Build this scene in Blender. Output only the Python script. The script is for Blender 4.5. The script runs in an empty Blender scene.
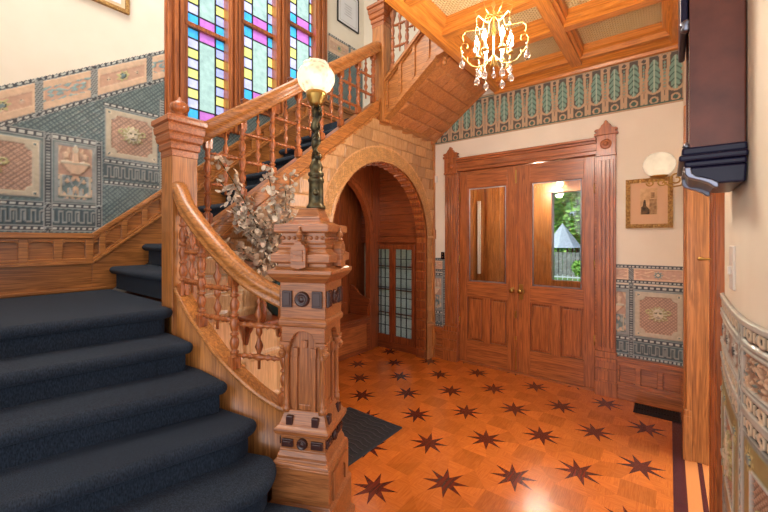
import bpy, bmesh, math, random
import numpy as np
from mathutils import Vector, Matrix, noise
random.seed(7)
C = bpy.context.scene.collection
PI = math.pi
def lin(c):
    r = []
    for v in c[:3]:
        v = v / 255.0
        r.append(v / 12.92 if v <= .04045 else ((v + .055) / 1.055) ** 2.4)
    return tuple(r) + (1,)
# ------------------------------------------------------------------ materials
def newmat(name):
    m = bpy.data.materials.new(name); m.use_nodes = True
    nt = m.node_tree; b = nt.nodes['Principled BSDF']
    return m, nt, b
def plain(name, col, rough=.5, metal=0, **kw):
    m, nt, b = newmat(name)
    b.inputs['Base Color'].default_value = lin(col)
    b.inputs['Roughness'].default_value = rough
    b.inputs['Metallic'].default_value = metal
    for k, v in kw.items():
        b.inputs[k.replace('_', ' ')].default_value = v
    return m
def N(nt, t, **kw):
    n = nt.nodes.new(t)
    for k, v in kw.items(): setattr(n, k, v)
    return n
def wood(name, light, dark, axis='Z', rough=.32, scale=1.0, coat=.15, attr=False):
    m, nt, b = newmat(name); L = nt.links.new
    tc = N(nt, 'ShaderNodeTexCoord'); mp = N(nt, 'ShaderNodeMapping')
    s = [16 * scale] * 3; s['XYZ'.index(axis)] = .9 * scale
    mp.inputs['Scale'].default_value = s
    L(tc.outputs['Object'], mp.inputs['Vector'])
    n1 = N(nt, 'ShaderNodeTexNoise'); n1.inputs['Scale'].default_value = 1.6; n1.inputs['Detail'].default_value = 5; n1.inputs['Distortion'].default_value = 1.2
    L(mp.outputs['Vector'], n1.inputs['Vector'])
    w = N(nt, 'ShaderNodeMath', operation='MULTIPLY'); w.inputs[1].default_value = 26; L(n1.outputs['Fac'], w.inputs[0])
    sn = N(nt, 'ShaderNodeMath', operation='SINE'); L(w.outputs[0], sn.inputs[0])
    mr = N(nt, 'ShaderNodeMapRange'); mr.inputs['From Min'].default_value = -1; L(sn.outputs[0], mr.inputs['Value'])
    mp2 = N(nt, 'ShaderNodeMapping'); s2 = [90 * scale] * 3; s2['XYZ'.index(axis)] = 3.5 * scale
    mp2.inputs['Scale'].default_value = s2; L(tc.outputs['Object'], mp2.inputs['Vector'])
    n2 = N(nt, 'ShaderNodeTexNoise'); n2.inputs['Scale'].default_value = 1.5; n2.inputs['Detail'].default_value = 3
    L(mp2.outputs['Vector'], n2.inputs['Vector'])
    mx = N(nt, 'ShaderNodeMath', operation='MULTIPLY_ADD'); L(mr.outputs[0], mx.inputs[0]); mx.inputs[1].default_value = .31
    L(n2.outputs['Fac'], mx.inputs[2])
    rp = N(nt, 'ShaderNodeValToRGB'); rp.color_ramp.elements[0].position = .22; rp.color_ramp.elements[1].position = .92
    rp.color_ramp.elements[0].color = lin(dark); rp.color_ramp.elements[1].color = lin(light)
    L(mx.outputs[0], rp.inputs['Fac'])
    out = rp.outputs['Color']
    if attr:
        a = N(nt, 'ShaderNodeAttribute', attribute_name='Col'); mm = N(nt, 'ShaderNodeMix', data_type='RGBA', blend_type='MULTIPLY')
        mm.inputs['Factor'].default_value = 1; L(out, mm.inputs['A']); L(a.outputs['Color'], mm.inputs['B']); out = mm.outputs['Result']
    L(out, b.inputs['Base Color'])
    b.inputs['Roughness'].default_value = rough; b.inputs['Coat Weight'].default_value = coat; b.inputs['Coat Roughness'].default_value = .18
    bp = N(nt, 'ShaderNodeBump'); bp.inputs['Strength'].default_value = .12; bp.inputs['Distance'].default_value = .004
    L(n2.outputs['Fac'], bp.inputs['Height']); L(bp.outputs[0], b.inputs['Normal'])
    return m
def attrmat(name, rough=.5, coat=0, metal=0, noise_amt=.25):
    m, nt, b = newmat(name); L = nt.links.new
    a = N(nt, 'ShaderNodeAttribute', attribute_name='Col')
    tc = N(nt, 'ShaderNodeTexCoord'); n = N(nt, 'ShaderNodeTexNoise'); n.inputs['Scale'].default_value = 30; n.inputs['Detail'].default_value = 4
    L(tc.outputs['Object'], n.inputs['Vector'])
    r = N(nt, 'ShaderNodeMapRange'); r.inputs['To Min'].default_value = 1 - noise_amt; r.inputs['To Max'].default_value = 1 + noise_amt
    L(n.outputs['Fac'], r.inputs['Value'])
    mm = N(nt, 'ShaderNodeVectorMath', operation='MULTIPLY'); L(a.outputs['Color'], mm.inputs[0]); L(r.outputs[0], mm.inputs[1])
    L(mm.outputs[0], b.inputs['Base Color'])
    b.inputs['Roughness'].default_value = rough; b.inputs['Coat Weight'].default_value = coat; b.inputs['Metallic'].default_value = metal
    return m
def noisy(name, c1, c2, scale=8, rough=.8, bump=0, bscale=40, **kw):
    m, nt, b = newmat(name); L = nt.links.new
    tc = N(nt, 'ShaderNodeTexCoord'); n = N(nt, 'ShaderNodeTexNoise'); n.inputs['Scale'].default_value = scale; n.inputs['Detail'].default_value = 5
    L(tc.outputs['Object'], n.inputs['Vector'])
    rp = N(nt, 'ShaderNodeValToRGB'); rp.color_ramp.elements[0].position = .35; rp.color_ramp.elements[1].position = .68
    rp.color_ramp.elements[0].color = lin(c1); rp.color_ramp.elements[1].color = lin(c2)
    L(n.outputs['Fac'], rp.inputs['Fac']); L(rp.outputs['Color'], b.inputs['Base Color'])
    b.inputs['Roughness'].default_value = rough
    if bump:
        n2 = N(nt, 'ShaderNodeTexNoise'); n2.inputs['Scale'].default_value = bscale; n2.inputs['Detail'].default_value = 3
        L(tc.outputs['Object'], n2.inputs['Vector'])
        bp = N(nt, 'ShaderNodeBump'); bp.inputs['Strength'].default_value = bump; bp.inputs['Distance'].default_value = .01
        L(n2.outputs['Fac'], bp.inputs['Height']); L(bp.outputs[0], b.inputs['Normal'])
    for k, v in kw.items(): b.inputs[k.replace('_', ' ')].default_value = v
    return m
def emis(name, col, strength, base=None):
    m, nt, b = newmat(name)
    b.inputs['Base Color'].default_value = lin(base or col); b.inputs['Emission Color'].default_value = lin(col); b.inputs['Emission Strength'].default_value = strength
    return m
def glassmat(name, col, transp=.5, rough=.1):
    m = bpy.data.materials.new(name); m.use_nodes = True; nt = m.node_tree; nt.nodes.clear(); L = nt.links.new
    o = N(nt, 'ShaderNodeOutputMaterial'); t = N(nt, 'ShaderNodeBsdfTransparent'); t.inputs[0].default_value = lin(col)
    tr = N(nt, 'ShaderNodeBsdfTranslucent'); tr.inputs[0].default_value = lin(col)
    g = N(nt, 'ShaderNodeBsdfGlossy'); g.inputs['Roughness'].default_value = rough
    tc = N(nt, 'ShaderNodeTexCoord'); nz = N(nt, 'ShaderNodeTexNoise'); nz.inputs['Scale'].default_value = 14; nz.inputs['Detail'].default_value = 4
    L(tc.outputs['Object'], nz.inputs['Vector'])
    mr = N(nt, 'ShaderNodeMapRange'); mr.inputs['From Min'].default_value = .3; mr.inputs['From Max'].default_value = .7
    mr.inputs['To Min'].default_value = max(0, .85 - transp); mr.inputs['To Max'].default_value = min(1, 1.15 - transp); L(nz.outputs['Fac'], mr.inputs['Value'])
    m1 = N(nt, 'ShaderNodeMixShader'); L(mr.outputs[0], m1.inputs[0]); L(t.outputs[0], m1.inputs[1]); L(tr.outputs[0], m1.inputs[2])
    fr = N(nt, 'ShaderNodeFresnel'); fr.inputs[0].default_value = 1.45
    m2 = N(nt, 'ShaderNodeMixShader'); L(fr.outputs[0], m2.inputs[0]); L(m1.outputs[0], m2.inputs[1]); L(g.outputs[0], m2.inputs[2])
    L(m2.outputs[0], o.inputs[0]); return m
def clearglass(name, tint=(238, 243, 245)):
    m = bpy.data.materials.new(name); m.use_nodes = True; nt = m.node_tree; nt.nodes.clear(); L = nt.links.new
    o = N(nt, 'ShaderNodeOutputMaterial'); t = N(nt, 'ShaderNodeBsdfTransparent'); t.inputs[0].default_value = lin(tint)
    g = N(nt, 'ShaderNodeBsdfGlossy'); g.inputs['Roughness'].default_value = .02
    fr = N(nt, 'ShaderNodeFresnel'); fr.inputs[0].default_value = 1.4
    m2 = N(nt, 'ShaderNodeMixShader'); L(fr.outputs[0], m2.inputs[0]); L(t.outputs[0], m2.inputs[1]); L(g.outputs[0], m2.inputs[2])
    L(m2.outputs[0], o.inputs[0]); return m
M = {}
for ax in 'XYZ':
    M['oak' + ax] = wood('oak_' + ax, (198, 127, 64), (116, 66, 28), ax)
    M['red' + ax] = wood('red_oak_' + ax, (186, 106, 54), (104, 50, 22), ax, rough=.3)
    M['gold' + ax] = wood('golden_oak_' + ax, (228, 146, 62), (168, 92, 30), ax, rough=.28)
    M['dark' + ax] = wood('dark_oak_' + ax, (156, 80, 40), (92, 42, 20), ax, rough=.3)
M['nwX'] = wood('newel_oak_cross', (184, 114, 64), (112, 62, 32), 'X', scale=2.0)
M['nwZ'] = wood('newel_oak_upright', (184, 114, 64), (112, 62, 32), 'Z', scale=1.6)
M['arch'] = wood('arch_oak', (250, 196, 138), (206, 146, 90), 'Z', attr=True, scale=1.5)
M['soffit'] = wood('soffit_oak', (222, 146, 84), (170, 98, 50), 'X', attr=True)
M['parquet'] = wood('parquet_oak', (204, 112, 42), (170, 84, 28), 'Y', rough=.2, scale=2.6, coat=.5, attr=True)
M['parquetX'] = wood('parquet_oak_cross', (204, 112, 42), (170, 84, 28), 'X', rough=.2, scale=2.6, coat=.5, attr=True)
M['star'] = wood('walnut_inlay', (104, 40, 24), (70, 24, 16), 'Y', rough=.2, coat=.5)
M['relief'] = attrmat('embossed_wall_covering', rough=.36, coat=.12)
M['paper'] = attrmat('printed_frieze_paper', rough=.7, noise_amt=.1)
M['cream'] = noisy('cream_plaster', (232, 220, 200), (238, 227, 208), scale=3, rough=.7)
M['cream2'] = noisy('grey_cream_plaster', (216, 204, 184), (224, 213, 195), scale=3, rough=.7)
M['white'] = noisy('white_plaster', (230, 226, 218), (238, 234, 226), scale=3, rough=.8)
M['carpet'] = noisy('navy_carpet', (10, 19, 30), (40, 51, 66), scale=110, rough=.95, bump=.45, bscale=420, Sheen_Weight=.15, Sheen_Roughness=.4)
def carpet_grain():
    m = M['carpet']; nt = m.node_tree
    n = [x for x in nt.nodes if x.type == 'TEX_NOISE'][0]; tc = [x for x in nt.nodes if x.type == 'TEX_COORD'][0]
    mp = N(nt, 'ShaderNodeMapping'); mp.inputs['Scale'].default_value = (1.2, 2.2, .7); nt.links.new(tc.outputs['Object'], mp.inputs['Vector']); nt.links.new(mp.outputs[0], n.inputs['Vector'])
    [x for x in nt.nodes if x.type == 'BSDF_PRINCIPLED'][0].inputs['Sheen Tint'].default_value = lin((120, 140, 170))
carpet_grain()
M['brass'] = plain('aged_brass', (176, 138, 74), .35, 1)
M['bronze'] = noisy('verdigris_bronze', (46, 44, 34), (112, 100, 68), scale=30, rough=.38, Metallic=.75)
M['lead'] = plain('lead_came', (60, 58, 60), .5, .5)
M['black'] = plain('black_lacquer', (20, 20, 30), .18)
M['bluelac'] = plain('glossy_blue_black_lacquer', (26, 24, 50), .32, Specular_IOR_Level=.25)
M['silver'] = plain('polished_silver', (120, 122, 136), .32, 1)
M['mahog'] = noisy('mahogany', (86, 42, 30), (110, 56, 40), scale=9, rough=.42)
M['darkpanel'] = plain('dark_walnut_boss', (66, 40, 36), .25)
M['rubber'] = noisy('black_rubber', (24, 24, 28), (40, 40, 44), scale=60, rough=.6)
M['iron'] = plain('black_iron', (18, 18, 20), .5, .4)
M['purple'] = plain('purpleheart_strip', (74, 34, 36), .22)
M['pale'] = plain('pale_maple_strip', (206, 132, 74), .22)
M['glass'] = clearglass('clear_glass')
M['gold'] = noisy('gilt_frame', (140, 98, 48), (196, 152, 86), scale=60, rough=.4, bump=.6, bscale=120, Metallic=.5)
M['creammat'] = plain('cream_mount_board', (226, 196, 160), .8)
M['whitemat'] = plain('white_mount_board', (226, 226, 228), .8)
M['pink'] = plain('pink_mount_board', (218, 176, 140), .8)
M['white2'] = plain('white_plastic', (228, 222, 212), .4)
M['books'] = noisy('pale_lace_curtain', (214, 208, 196), (240, 236, 226), scale=40, rough=.9)
M['ceiltex'] = None
def ceil_tex():
    m, nt, b = newmat('woven_ceiling_covering'); L = nt.links.new
    tc = N(nt, 'ShaderNodeTexCoord'); mp = N(nt, 'ShaderNodeMapping'); mp.inputs['Scale'].default_value = (1, 1, 0); L(tc.outputs['Object'], mp.inputs[0])
    br = N(nt, 'ShaderNodeTexBrick'); br.inputs['Scale'].default_value = 14; br.inputs['Mortar Size'].default_value = .06; br.inputs['Mortar Smooth'].default_value = 1
    br.inputs['Color1'].default_value = lin((255, 240, 190)); br.inputs['Color2'].default_value = lin((250, 228, 168)); br.inputs['Mortar'].default_value = lin((168, 130, 74))
    L(mp.outputs[0], br.inputs['Vector']); L(br.outputs['Color'], b.inputs['Base Color']); b.inputs['Roughness'].default_value = .6
    bp = N(nt, 'ShaderNodeBump'); bp.inputs['Strength'].default_value = .8; bp.inputs['Distance'].default_value = .01; bp.invert = True
    L(br.outputs['Fac'], bp.inputs['Height']); L(bp.outputs[0], b.inputs['Normal']); return m
M['ceiltex'] = ceil_tex()
SG = dict(b=glassmat('blue_glass', (70, 170, 215), .45), p=glassmat('purple_glass', (190, 110, 180), .45), l=glassmat('lavender_glass', (186, 182, 212), .4),
          y=glassmat('yellow_glass', (210, 204, 116), .4), f=glassmat('frosted_glass', (160, 182, 168), .45), v=glassmat('indigo_glass', (160, 162, 208), .4))
# ------------------------------------------------------------------ mesh building
OFF = {}
class MB:
    def __init__(s): s.v = []; s.f = []; s.mi = []; s.mats = []; s.cur = 0; s.sm = []; s.smooth = False; s.col = []; s.c = (1, 1, 1); s.T = None
    def mat(s, m):
        if m not in s.mats: s.mats.append(m)
        s.cur = s.mats.index(m); return s
    def add(s, vs, fs, smooth=None):
        n = len(s.v)
        if s.T is not None: vs = [tuple(s.T @ Vector(p)) for p in vs]
        s.v += [tuple(p) for p in vs]
        for f in fs:
            s.f.append(tuple(i + n for i in f)); s.mi.append(s.cur); s.sm.append(s.smooth if smooth is None else smooth); s.col.append(s.c)
        return s
    def box(s, x0, x1, y0, y1, z0, z1):
        e = .00015 + .00055 * ((len(s.v) * .6180339 + len(s.f) * .013) % 1); x0, x1 = min(x0, x1) - e, max(x0, x1) + e; y0, y1 = min(y0, y1) - e, max(y0, y1) + e; z0, z1 = min(z0, z1) - e, max(z0, z1) + e
        v = [(x, y, z) for z in (z0, z1) for y in (y0, y1) for x in (x0, x1)]
        return s.add(v, [(0, 2, 3, 1), (4, 5, 7, 6), (0, 1, 5, 4), (2, 6, 7, 3), (0, 4, 6, 2), (1, 3, 7, 5)], False)
    def prism(s, poly, axis, a, b, smooth=False):
        """poly: 2D points; axis X: (y,z) Y: (x,z) Z: (x,y)"""
        def P(p, t):
            if axis == 'X': return (t, p[0], p[1])
            if axis == 'Y': return (p[0], t, p[1])
            return (p[0], p[1], t)
        n = len(poly); ar = sum(poly[i][0] * poly[(i + 1) % n][1] - poly[(i + 1) % n][0] * poly[i][1] for i in range(n))
        if ar < 0: poly = poly[::-1]
        if axis == 'Y': a, b = max(a, b), min(a, b)
        else: a, b = min(a, b), max(a, b)
        v = [P(p, a) for p in poly] + [P(p, b) for p in poly]
        f = [tuple(range(n - 1, -1, -1)), tuple(range(n, 2 * n))]
        s.add(v, f, False)
        n0 = len(s.v) - 2 * n
        for i in range(n):
            j = (i + 1) % n
            s.f.append((n0 + i, n0 + j, n0 + n + j, n0 + n + i)); s.mi.append(s.cur); s.sm.append(smooth); s.col.append(s.c)
        return s
    def lathe(s, prof, c=(0, 0, 0), axis='Z', seg=14, smooth=True, rot=0, sq=1.0):
        v = []
        for (h, r) in prof:
            for k in range(seg):
                a = 2 * PI * k / seg + rot; x, y = r * math.cos(a), r * math.sin(a) * sq
                if axis == 'Z': v.append((c[0] + x, c[1] + y, c[2] + h))
                elif axis == 'X': v.append((c[0] + h, c[1] + x, c[2] + y))
                else: v.append((c[0] + y, c[1] + h, c[2] + x))
        f = []
        for i in range(len(prof) - 1):
            for k in range(seg):
                j = (k + 1) % seg
                f.append((i * seg + k, i * seg + j, (i + 1) * seg + j, (i + 1) * seg + k))
        f.append(tuple(range(seg - 1, -1, -1))); n = (len(prof) - 1) * seg; f.append(tuple(range(n, n + seg)))
        return s.add(v, f, smooth)
    def sq(s, prof, c=(0, 0)):
        """stack of square sections (z, halfwidth)"""
        v = []
        for (z, w) in prof: v += [(c[0] - w, c[1] - w, z), (c[0] + w, c[1] - w, z), (c[0] + w, c[1] + w, z), (c[0] - w, c[1] + w, z)]
        f = [(3, 2, 1, 0)]
        for i in range(len(prof) - 1):
            for k in range(4):
                j = (k + 1) % 4; f.append((4 * i + k, 4 * i + j, 4 * i + 4 + j, 4 * i + 4 + k))
        n = 4 * (len(prof) - 1); f.append((n, n + 1, n + 2, n + 3))
        return s.add(v, f, False)
    def sweep(s, prof, path, smooth=False, closed=False, up=Vector((0, 0, 1)), cap=True):
        """prof: (side, up) points, swept on path; side = path tangent x up"""
        P = [Vector(p) for p in path]; n = len(P); v = []; m = len(prof)
        for i in range(n):
            if closed: t = (P[(i + 1) % n] - P[i - 1])
            else: t = P[min(i + 1, n - 1)] - P[max(i - 1, 0)]
            t.normalize(); side = t.cross(up)
            if side.length < 1e-4: side = Vector((1, 0, 0))
            side.normalize(); u = side.cross(t).normalized()
            for (a, b) in prof: v.append(tuple(P[i] + side * a + u * b))
        f = []
        for i in range(n if closed else n - 1):
            i2 = (i + 1) % n
            for k in range(m):
                k2 = (k + 1) % m; f.append((i * m + k, i2 * m + k, i2 * m + k2, i * m + k2))
        if not closed and cap: f.append(tuple(range(m))); f.append(tuple((n - 1) * m + k for k in range(m - 1, -1, -1)))
        return s.add(v, f, smooth)
    def tube(s, path, r, seg=8, closed=False):
        rr = r if isinstance(r, (list, tuple)) else [r] * len(path)
        P = [Vector(p) for p in path]; n = len(P); v = []; prev = None
        for i in range(n):
            t = (P[(i + 1) % n] - P[i - 1]) if closed else (P[min(i + 1, n - 1)] - P[max(i - 1, 0)])
            t.normalize()
            if prev is None: a = t.orthogonal().normalized()
            else: a = (prev - t * prev.dot(t)).normalized()
            prev = a; b = t.cross(a)
            for k in range(seg):
                q = 2 * PI * k / seg; v.append(tuple(P[i] + (a * math.cos(q) + b * math.sin(q)) * rr[i]))
        f = []
        for i in range(n if closed else n - 1):
            i2 = (i + 1) % n
            for k in range(seg):
                k2 = (k + 1) % seg; f.append((i * seg + k, i * seg + k2, i2 * seg + k2, i2 * seg + k))
        if not closed: f.append(tuple(range(seg - 1, -1, -1))); f.append(tuple((n - 1) * seg + k for k in range(seg)))
        return s.add(v, f, True)
    def sphere(s, c, r, seg=14, rings=9, sz=1.0):
        pr = [(-r * sz * math.cos(PI * i / rings), max(r * math.sin(PI * i / rings), r * .01)) for i in range(rings + 1)]
        return s.lathe(pr, c, 'Z', seg)
    def build(s, name, mat=None, parent=None, bevel=0, kind=None, label=None, local=False, fix=True):
        me = bpy.data.meshes.new(name)
        vs = s.v
        if parent is not None and not local:
            o = OFF.get(parent.name, Vector((0, 0, 0))); vs = [(a - o.x, b - o.y, c - o.z) for a, b, c in vs]
        me.from_pydata(vs, [], s.f)
        if mat is not None: me.materials.append(mat)
        else:
            for m in s.mats: me.materials.append(m)
        if mat is None and len(s.mats) > 1: me.polygons.foreach_set('material_index', s.mi)
        me.polygons.foreach_set('use_smooth', s.sm)
        if any(c != (1, 1, 1) for c in s.col):
            at = me.attributes.new('Col', 'FLOAT_COLOR', 'CORNER'); buf = []
            for p in me.polygons: buf += list(s.col[p.index] + (1,)) * p.loop_total
            at.data.foreach_set('color', buf)
        if fix:
            bm = bmesh.new(); bm.from_mesh(me); bmesh.ops.recalc_face_normals(bm, faces=bm.faces); bm.to_mesh(me); bm.free()
        me.update()
        o = bpy.data.objects.new(name, me); C.objects.link(o)
        if parent is not None:
            o.parent = parent
            if not local: OFF[o.name] = OFF.get(parent.name, Vector((0, 0, 0)))
        if bevel:
            b = o.modifiers.new('bevel', 'BEVEL'); b.width = bevel; b.segments = 2; b.limit_method = 'ANGLE'; b.angle_limit = .6
        if kind: o['kind'] = kind
        if label: o['label'] = label
        return o
def struct(name, mb, mat=None, parent=None, **kw):
    return mb.build(name, mat, parent, kind=None if parent is not None else 'structure', **kw)
def thing(name, label, cat, loc=(0, 0, 0), rotz=0, group=None):
    o = bpy.data.objects.new(name, None); C.objects.link(o); o.location = loc; o.rotation_euler = (0, 0, rotz); o.empty_display_size = .05
    OFF[o.name] = Vector(loc); o['label'] = label; o['category'] = cat
    if group: o['group'] = group
    return o
def sroot(name, loc=(0, 0, 0)):
    o = bpy.data.objects.new(name, None); C.objects.link(o); o.location = loc; o['kind'] = 'structure'; o.empty_display_size = .05; OFF[o.name] = Vector(loc); return o
def tag(o, label, cat, group=None):
    o['label'] = label; o['category'] = cat
    if group: o['group'] = group
    return o
# ------------------------------------------------------------------ relief painter (height + colour on a fine grid)
def L3(c): return np.array(lin(c)[:3])
TEAL = L3((116, 136, 134)); TEALD = L3((76, 94, 98)); GREY = L3((150, 154, 150)); DARK = L3((62, 68, 72)); TAN = L3((200, 170, 142)); CREAM = L3((212, 198, 172)); PINK = L3((196, 158, 134)); PALE = L3((188, 190, 182)); OLIVE = L3((176, 168, 120))
class Relief:
    def __init__(s, u0, u1, v0, v1, res=.008, shear=0):
        s.nu = int((u1 - u0) / res) + 1; s.nv = int((v1 - v0) / res) + 1
        s.U, s.V = np.meshgrid(np.linspace(u0, u1, s.nu), np.linspace(v0, v1, s.nv)); s.W = s.V - shear * s.U
        s.H = np.zeros_like(s.U); s.Cc = np.ones(s.U.shape + (3,)); s.mask = np.ones(s.U.shape, bool)
    def fill(s, m, col, h=None):
        s.Cc[m] = col
        if h is not None: s.H[m] = h
    def rect(s, a, b, c, d, col, h=None, V=None):
        V = s.V if V is None else V
        m = (s.U >= a) & (s.U < b) & (V >= c) & (V < d); s.fill(m, col, h); return m
    def beads(s, a, b, c, d, p=.03, V=None, bg=DARK, fg=PALE, h=.003):
        V = s.V if V is None else V
        m = s.rect(a, b, c, d, bg, 0, V)
        w = (d - c)
        s.fill(m & (np.mod(s.U, p) < p * .62) & (abs(V - (c + d) / 2) < w * .2), fg, h)
        s.fill(m & ((V - c < w * .12) | (d - V < w * .12)), GREY, h * .8)
    def vbeads(s, a, b, c, d, p=.022):
        m = s.rect(a, b, c, d, DARK, 0); w = b - a
        s.fill(m & (np.mod(s.V, p) < p * .55) & (abs(s.U - (a + b) / 2) < w * .26), GREY, .003)
        s.fill(m & ((s.U - a < w * .14) | (b - s.U < w * .14)), GREY, .003)
    def fret(s, a, b, c, d, p=.05):
        m = s.rect(a, b, c, d, TEALD * .8, 0); x = np.mod(s.U, p) / p; y = (s.V - c) / (d - c)
        n = (abs(x - .25) < .07) & (y > .15) & (y < .85) | (abs(x - .75) < .07) & (y > .15) & (y < .85) | (x > .2) & (x < .8) & (abs(y - .85) < .06) | ((x < .3) | (x > .7)) & (abs(y - .15) < .06) | (abs(x - .5) < .05) & (y > .2) & (y < .7)
        s.fill(m & n, GREY * .9, .004)
    def lattice(s, m, bg, fg, p=.028, V=None, diamond=True):
        V = s.V if V is None else V
        if diamond: d = np.minimum(np.mod(s.U + V, p), np.mod(s.U - V, p)) / p
        else: d = np.minimum(np.mod(s.U, p), np.mod(V, p)) / p
        s.fill(m, bg, 0); s.fill(m & (d > .35), fg, .003)
    def rosette(s, cu, cv, r, col=CREAM, core=TEAL, n=8, V=None):
        V = s.V if V is None else V
        d = np.hypot(s.U - cu, V - cv); a = np.arctan2(V - cv, s.U - cu)
        s.fill(d < r * (.8 + .2 * np.cos(n * a)), col, .006); s.fill(d < r * .35, core, .009)
        s.fill((d < r * .5) & (d > r * .4), DARK, .003)
    def scroll(s, m, cu, cv, w, h, fg, p=3.0, V=None, seed=0, thr=.15):
        V = s.V if V is None else V
        x = (s.U - cu) / w; y = (V - cv) / h; ax = abs(x)
        q = np.sin(ax * 9 * p / 3 + 2.3 * np.sin(y * 5 + seed)) * np.cos(y * 7 * p / 3 + 2 * np.sin(ax * 6 + seed)) + .4 * np.cos(14 * np.hypot(ax - .5, y) + seed)
        s.fill(m & (q > thr), fg, .005); s.fill(m & (q > thr + .5), fg * 1.15, .007)
    def mask_face(s, cu, cv, r, col=OLIVE):
        x = (s.U - cu) / r; y = (s.V - cv) / r; ax = abs(x); d = np.hypot(x, y)
        a = np.arctan2(y, x)
        s.fill((np.hypot(ax - .95, y - .25) < .3) & (np.hypot(ax - .95, y - .25) > .13), col * 1.1, .008); s.fill((ax < .9) & (ax > .6) & (abs(y + .35 + .3 * ax) < .07), col * 1.1, .008)
        s.fill(d < .86 + .10 * np.cos(13 * a), col * .9, .009); s.fill((d < .84) & (np.cos(13 * a) > .5) & (d > .5), CREAM * .9, .012)
        s.fill((ax / .50) ** 2 + ((y - .02) / .62) ** 2 < 1, CREAM * .92, .015); s.fill((abs(y - .27 + .25 * ax) < .05) & (ax > .08) & (ax < .42), col * .7, .018)
        s.fill(((ax - .2) / .09) ** 2 + ((y - .13) / .06) ** 2 < 1, DARK, .01); s.fill((ax < .09) & (y < .2) & (y > -.2), CREAM, .021)
        s.fill((ax / .28) ** 2 + ((y + .3) / .16) ** 2 < 1, CREAM * .85, .019); s.fill((ax < .2) & (abs(y + .38) < .035), DARK, .01); s.fill((ax < .08) & (abs(y + .2) < .05), col * .6, .02)
    def framepanel(s, a, b, c, d, col=CREAM * .78, inn=PINK, kind='face'):
        m = s.rect(a, b, c, d, col, .006); g = .045
        m2 = s.rect(a + g, b - g, c + g, d - g, inn, .001)
        for (x, y) in ((a + g, c + g), (b - g, c + g), (a + g, d - g), (b - g, d - g)):
            s.fill((np.hypot(s.U - x, s.V - y) < .04) & m, col, .006)
            s.rosette(x - math.copysign(.012, x - (a + b) / 2) * -1, y + math.copysign(.012, y - (c + d) / 2), .018)
        m2 &= (s.H < .004)
        s.lattice(m2, inn * .6, inn, getattr(s, 'lp', .02))
        s.fill(m & ((s.U - a < .008) | (b - s.U < .008) | (s.V - c < .008) | (d - s.V < .008)), GREY, .004)
        if kind == 'face': s.mask_face((a + b) / 2, (c + d) / 2 + .01, min(b - a, d - c) * .21)
    def urnpanel(s, a, b, c, d):
        m = s.rect(a, b, c, d, GREY * .9, .004); m2 = s.rect(a + .02, b - .02, c + .02, d - .02, PINK * .85, .001)
        cu = (a + b) / 2; w = (b - a) / 2; h = (d - c) / 2; cv = (c + d) / 2
        lo = m2 & (s.V < cv - .1 * h); s.fill(lo, TEAL * .8)
        s.scroll(m2, cu, cv, w, h, TAN * .9, 4, seed=1.3, thr=.3); s.scroll(lo, cu, cv - h / 2, w, h, GREY, 4, seed=2.2)
        x = (s.U - cu) / w; y = (s.V - cv) / h
        s.fill((y > -.05) & (y < .3) & (abs(x) < .25 + .45 * (y + .05) / .35), TAN * 1.15, .012)
        s.fill((abs(y - .33) < .04) & (abs(x) < .72), CREAM * .8, .014)
        s.fill((abs(x) < .14) & (y > .35) & (y < .75), TAN * 1.2, .012); s.fill(np.hypot(x, y - .82) < .13, CREAM * .9, .014)
        s.fill((abs(abs(x) - .45) < .12) & (abs(y - .6 + .3 * abs(abs(x) - .45)) < .1), TAN * 1.1, .01)
        s.fill((abs(abs(x) - .7) < .05) & (y > -.8) & (y < -.1) | (abs(y + .82) < .04) & (abs(x) < .75), CREAM * .7, .008)
    def mesh(s, name, fn, mat, parent=None, kind='structure', sc=1.0):
        P = np.stack(fn(s.U, s.V, s.H * sc), -1).reshape(-1, 3)
        if parent is not None: P = P - np.array(OFF.get(parent.name, Vector((0, 0, 0))))
        idx = np.arange(s.nu * s.nv).reshape(s.nv, s.nu)
        a = idx[:-1, :-1]; b = idx[:-1, 1:]; c = idx[1:, 1:]; d = idx[1:, :-1]
        keep = s.mask[:-1, :-1] & s.mask[:-1, 1:] & s.mask[1:, 1:] & s.mask[1:, :-1]
        F = np.stack([a[keep], b[keep], c[keep], d[keep]], -1)
        used = np.unique(F); remap = -np.ones(len(P), int); remap[used] = np.arange(len(used)); P = P[used]; F = remap[F]
        Cc = s.Cc.reshape(-1, 3)[used]
        me = bpy.data.meshes.new(name); me.vertices.add(len(P)); me.vertices.foreach_set('co', P.ravel().astype(np.float32))
        me.loops.add(F.size); me.loops.foreach_set('vertex_index', F.ravel().astype(np.int32)); me.polygons.add(len(F))
        me.polygons.foreach_set('loop_start', np.arange(0, F.size, 4, dtype=np.int32)); me.polygons.foreach_set('loop_total', np.full(len(F), 4, dtype=np.int32))
        me.update(calc_edges=True); me.validate()
        at = me.attributes.new('Col', 'FLOAT_COLOR', 'POINT'); at.data.foreach_set('color', np.concatenate([np.clip(Cc, 0, 1), np.ones((len(Cc), 1))], 1).ravel().astype(np.float32))
        me.materials.append(mat)
        o = bpy.data.objects.new(name, me); C.objects.link(o)
        if parent is not None: o.parent = parent
        elif kind: o['kind'] = kind
        return o
# ================================================================== SETTING
YD = 4.114; XA = -2.4; XW = -3.6
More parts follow.
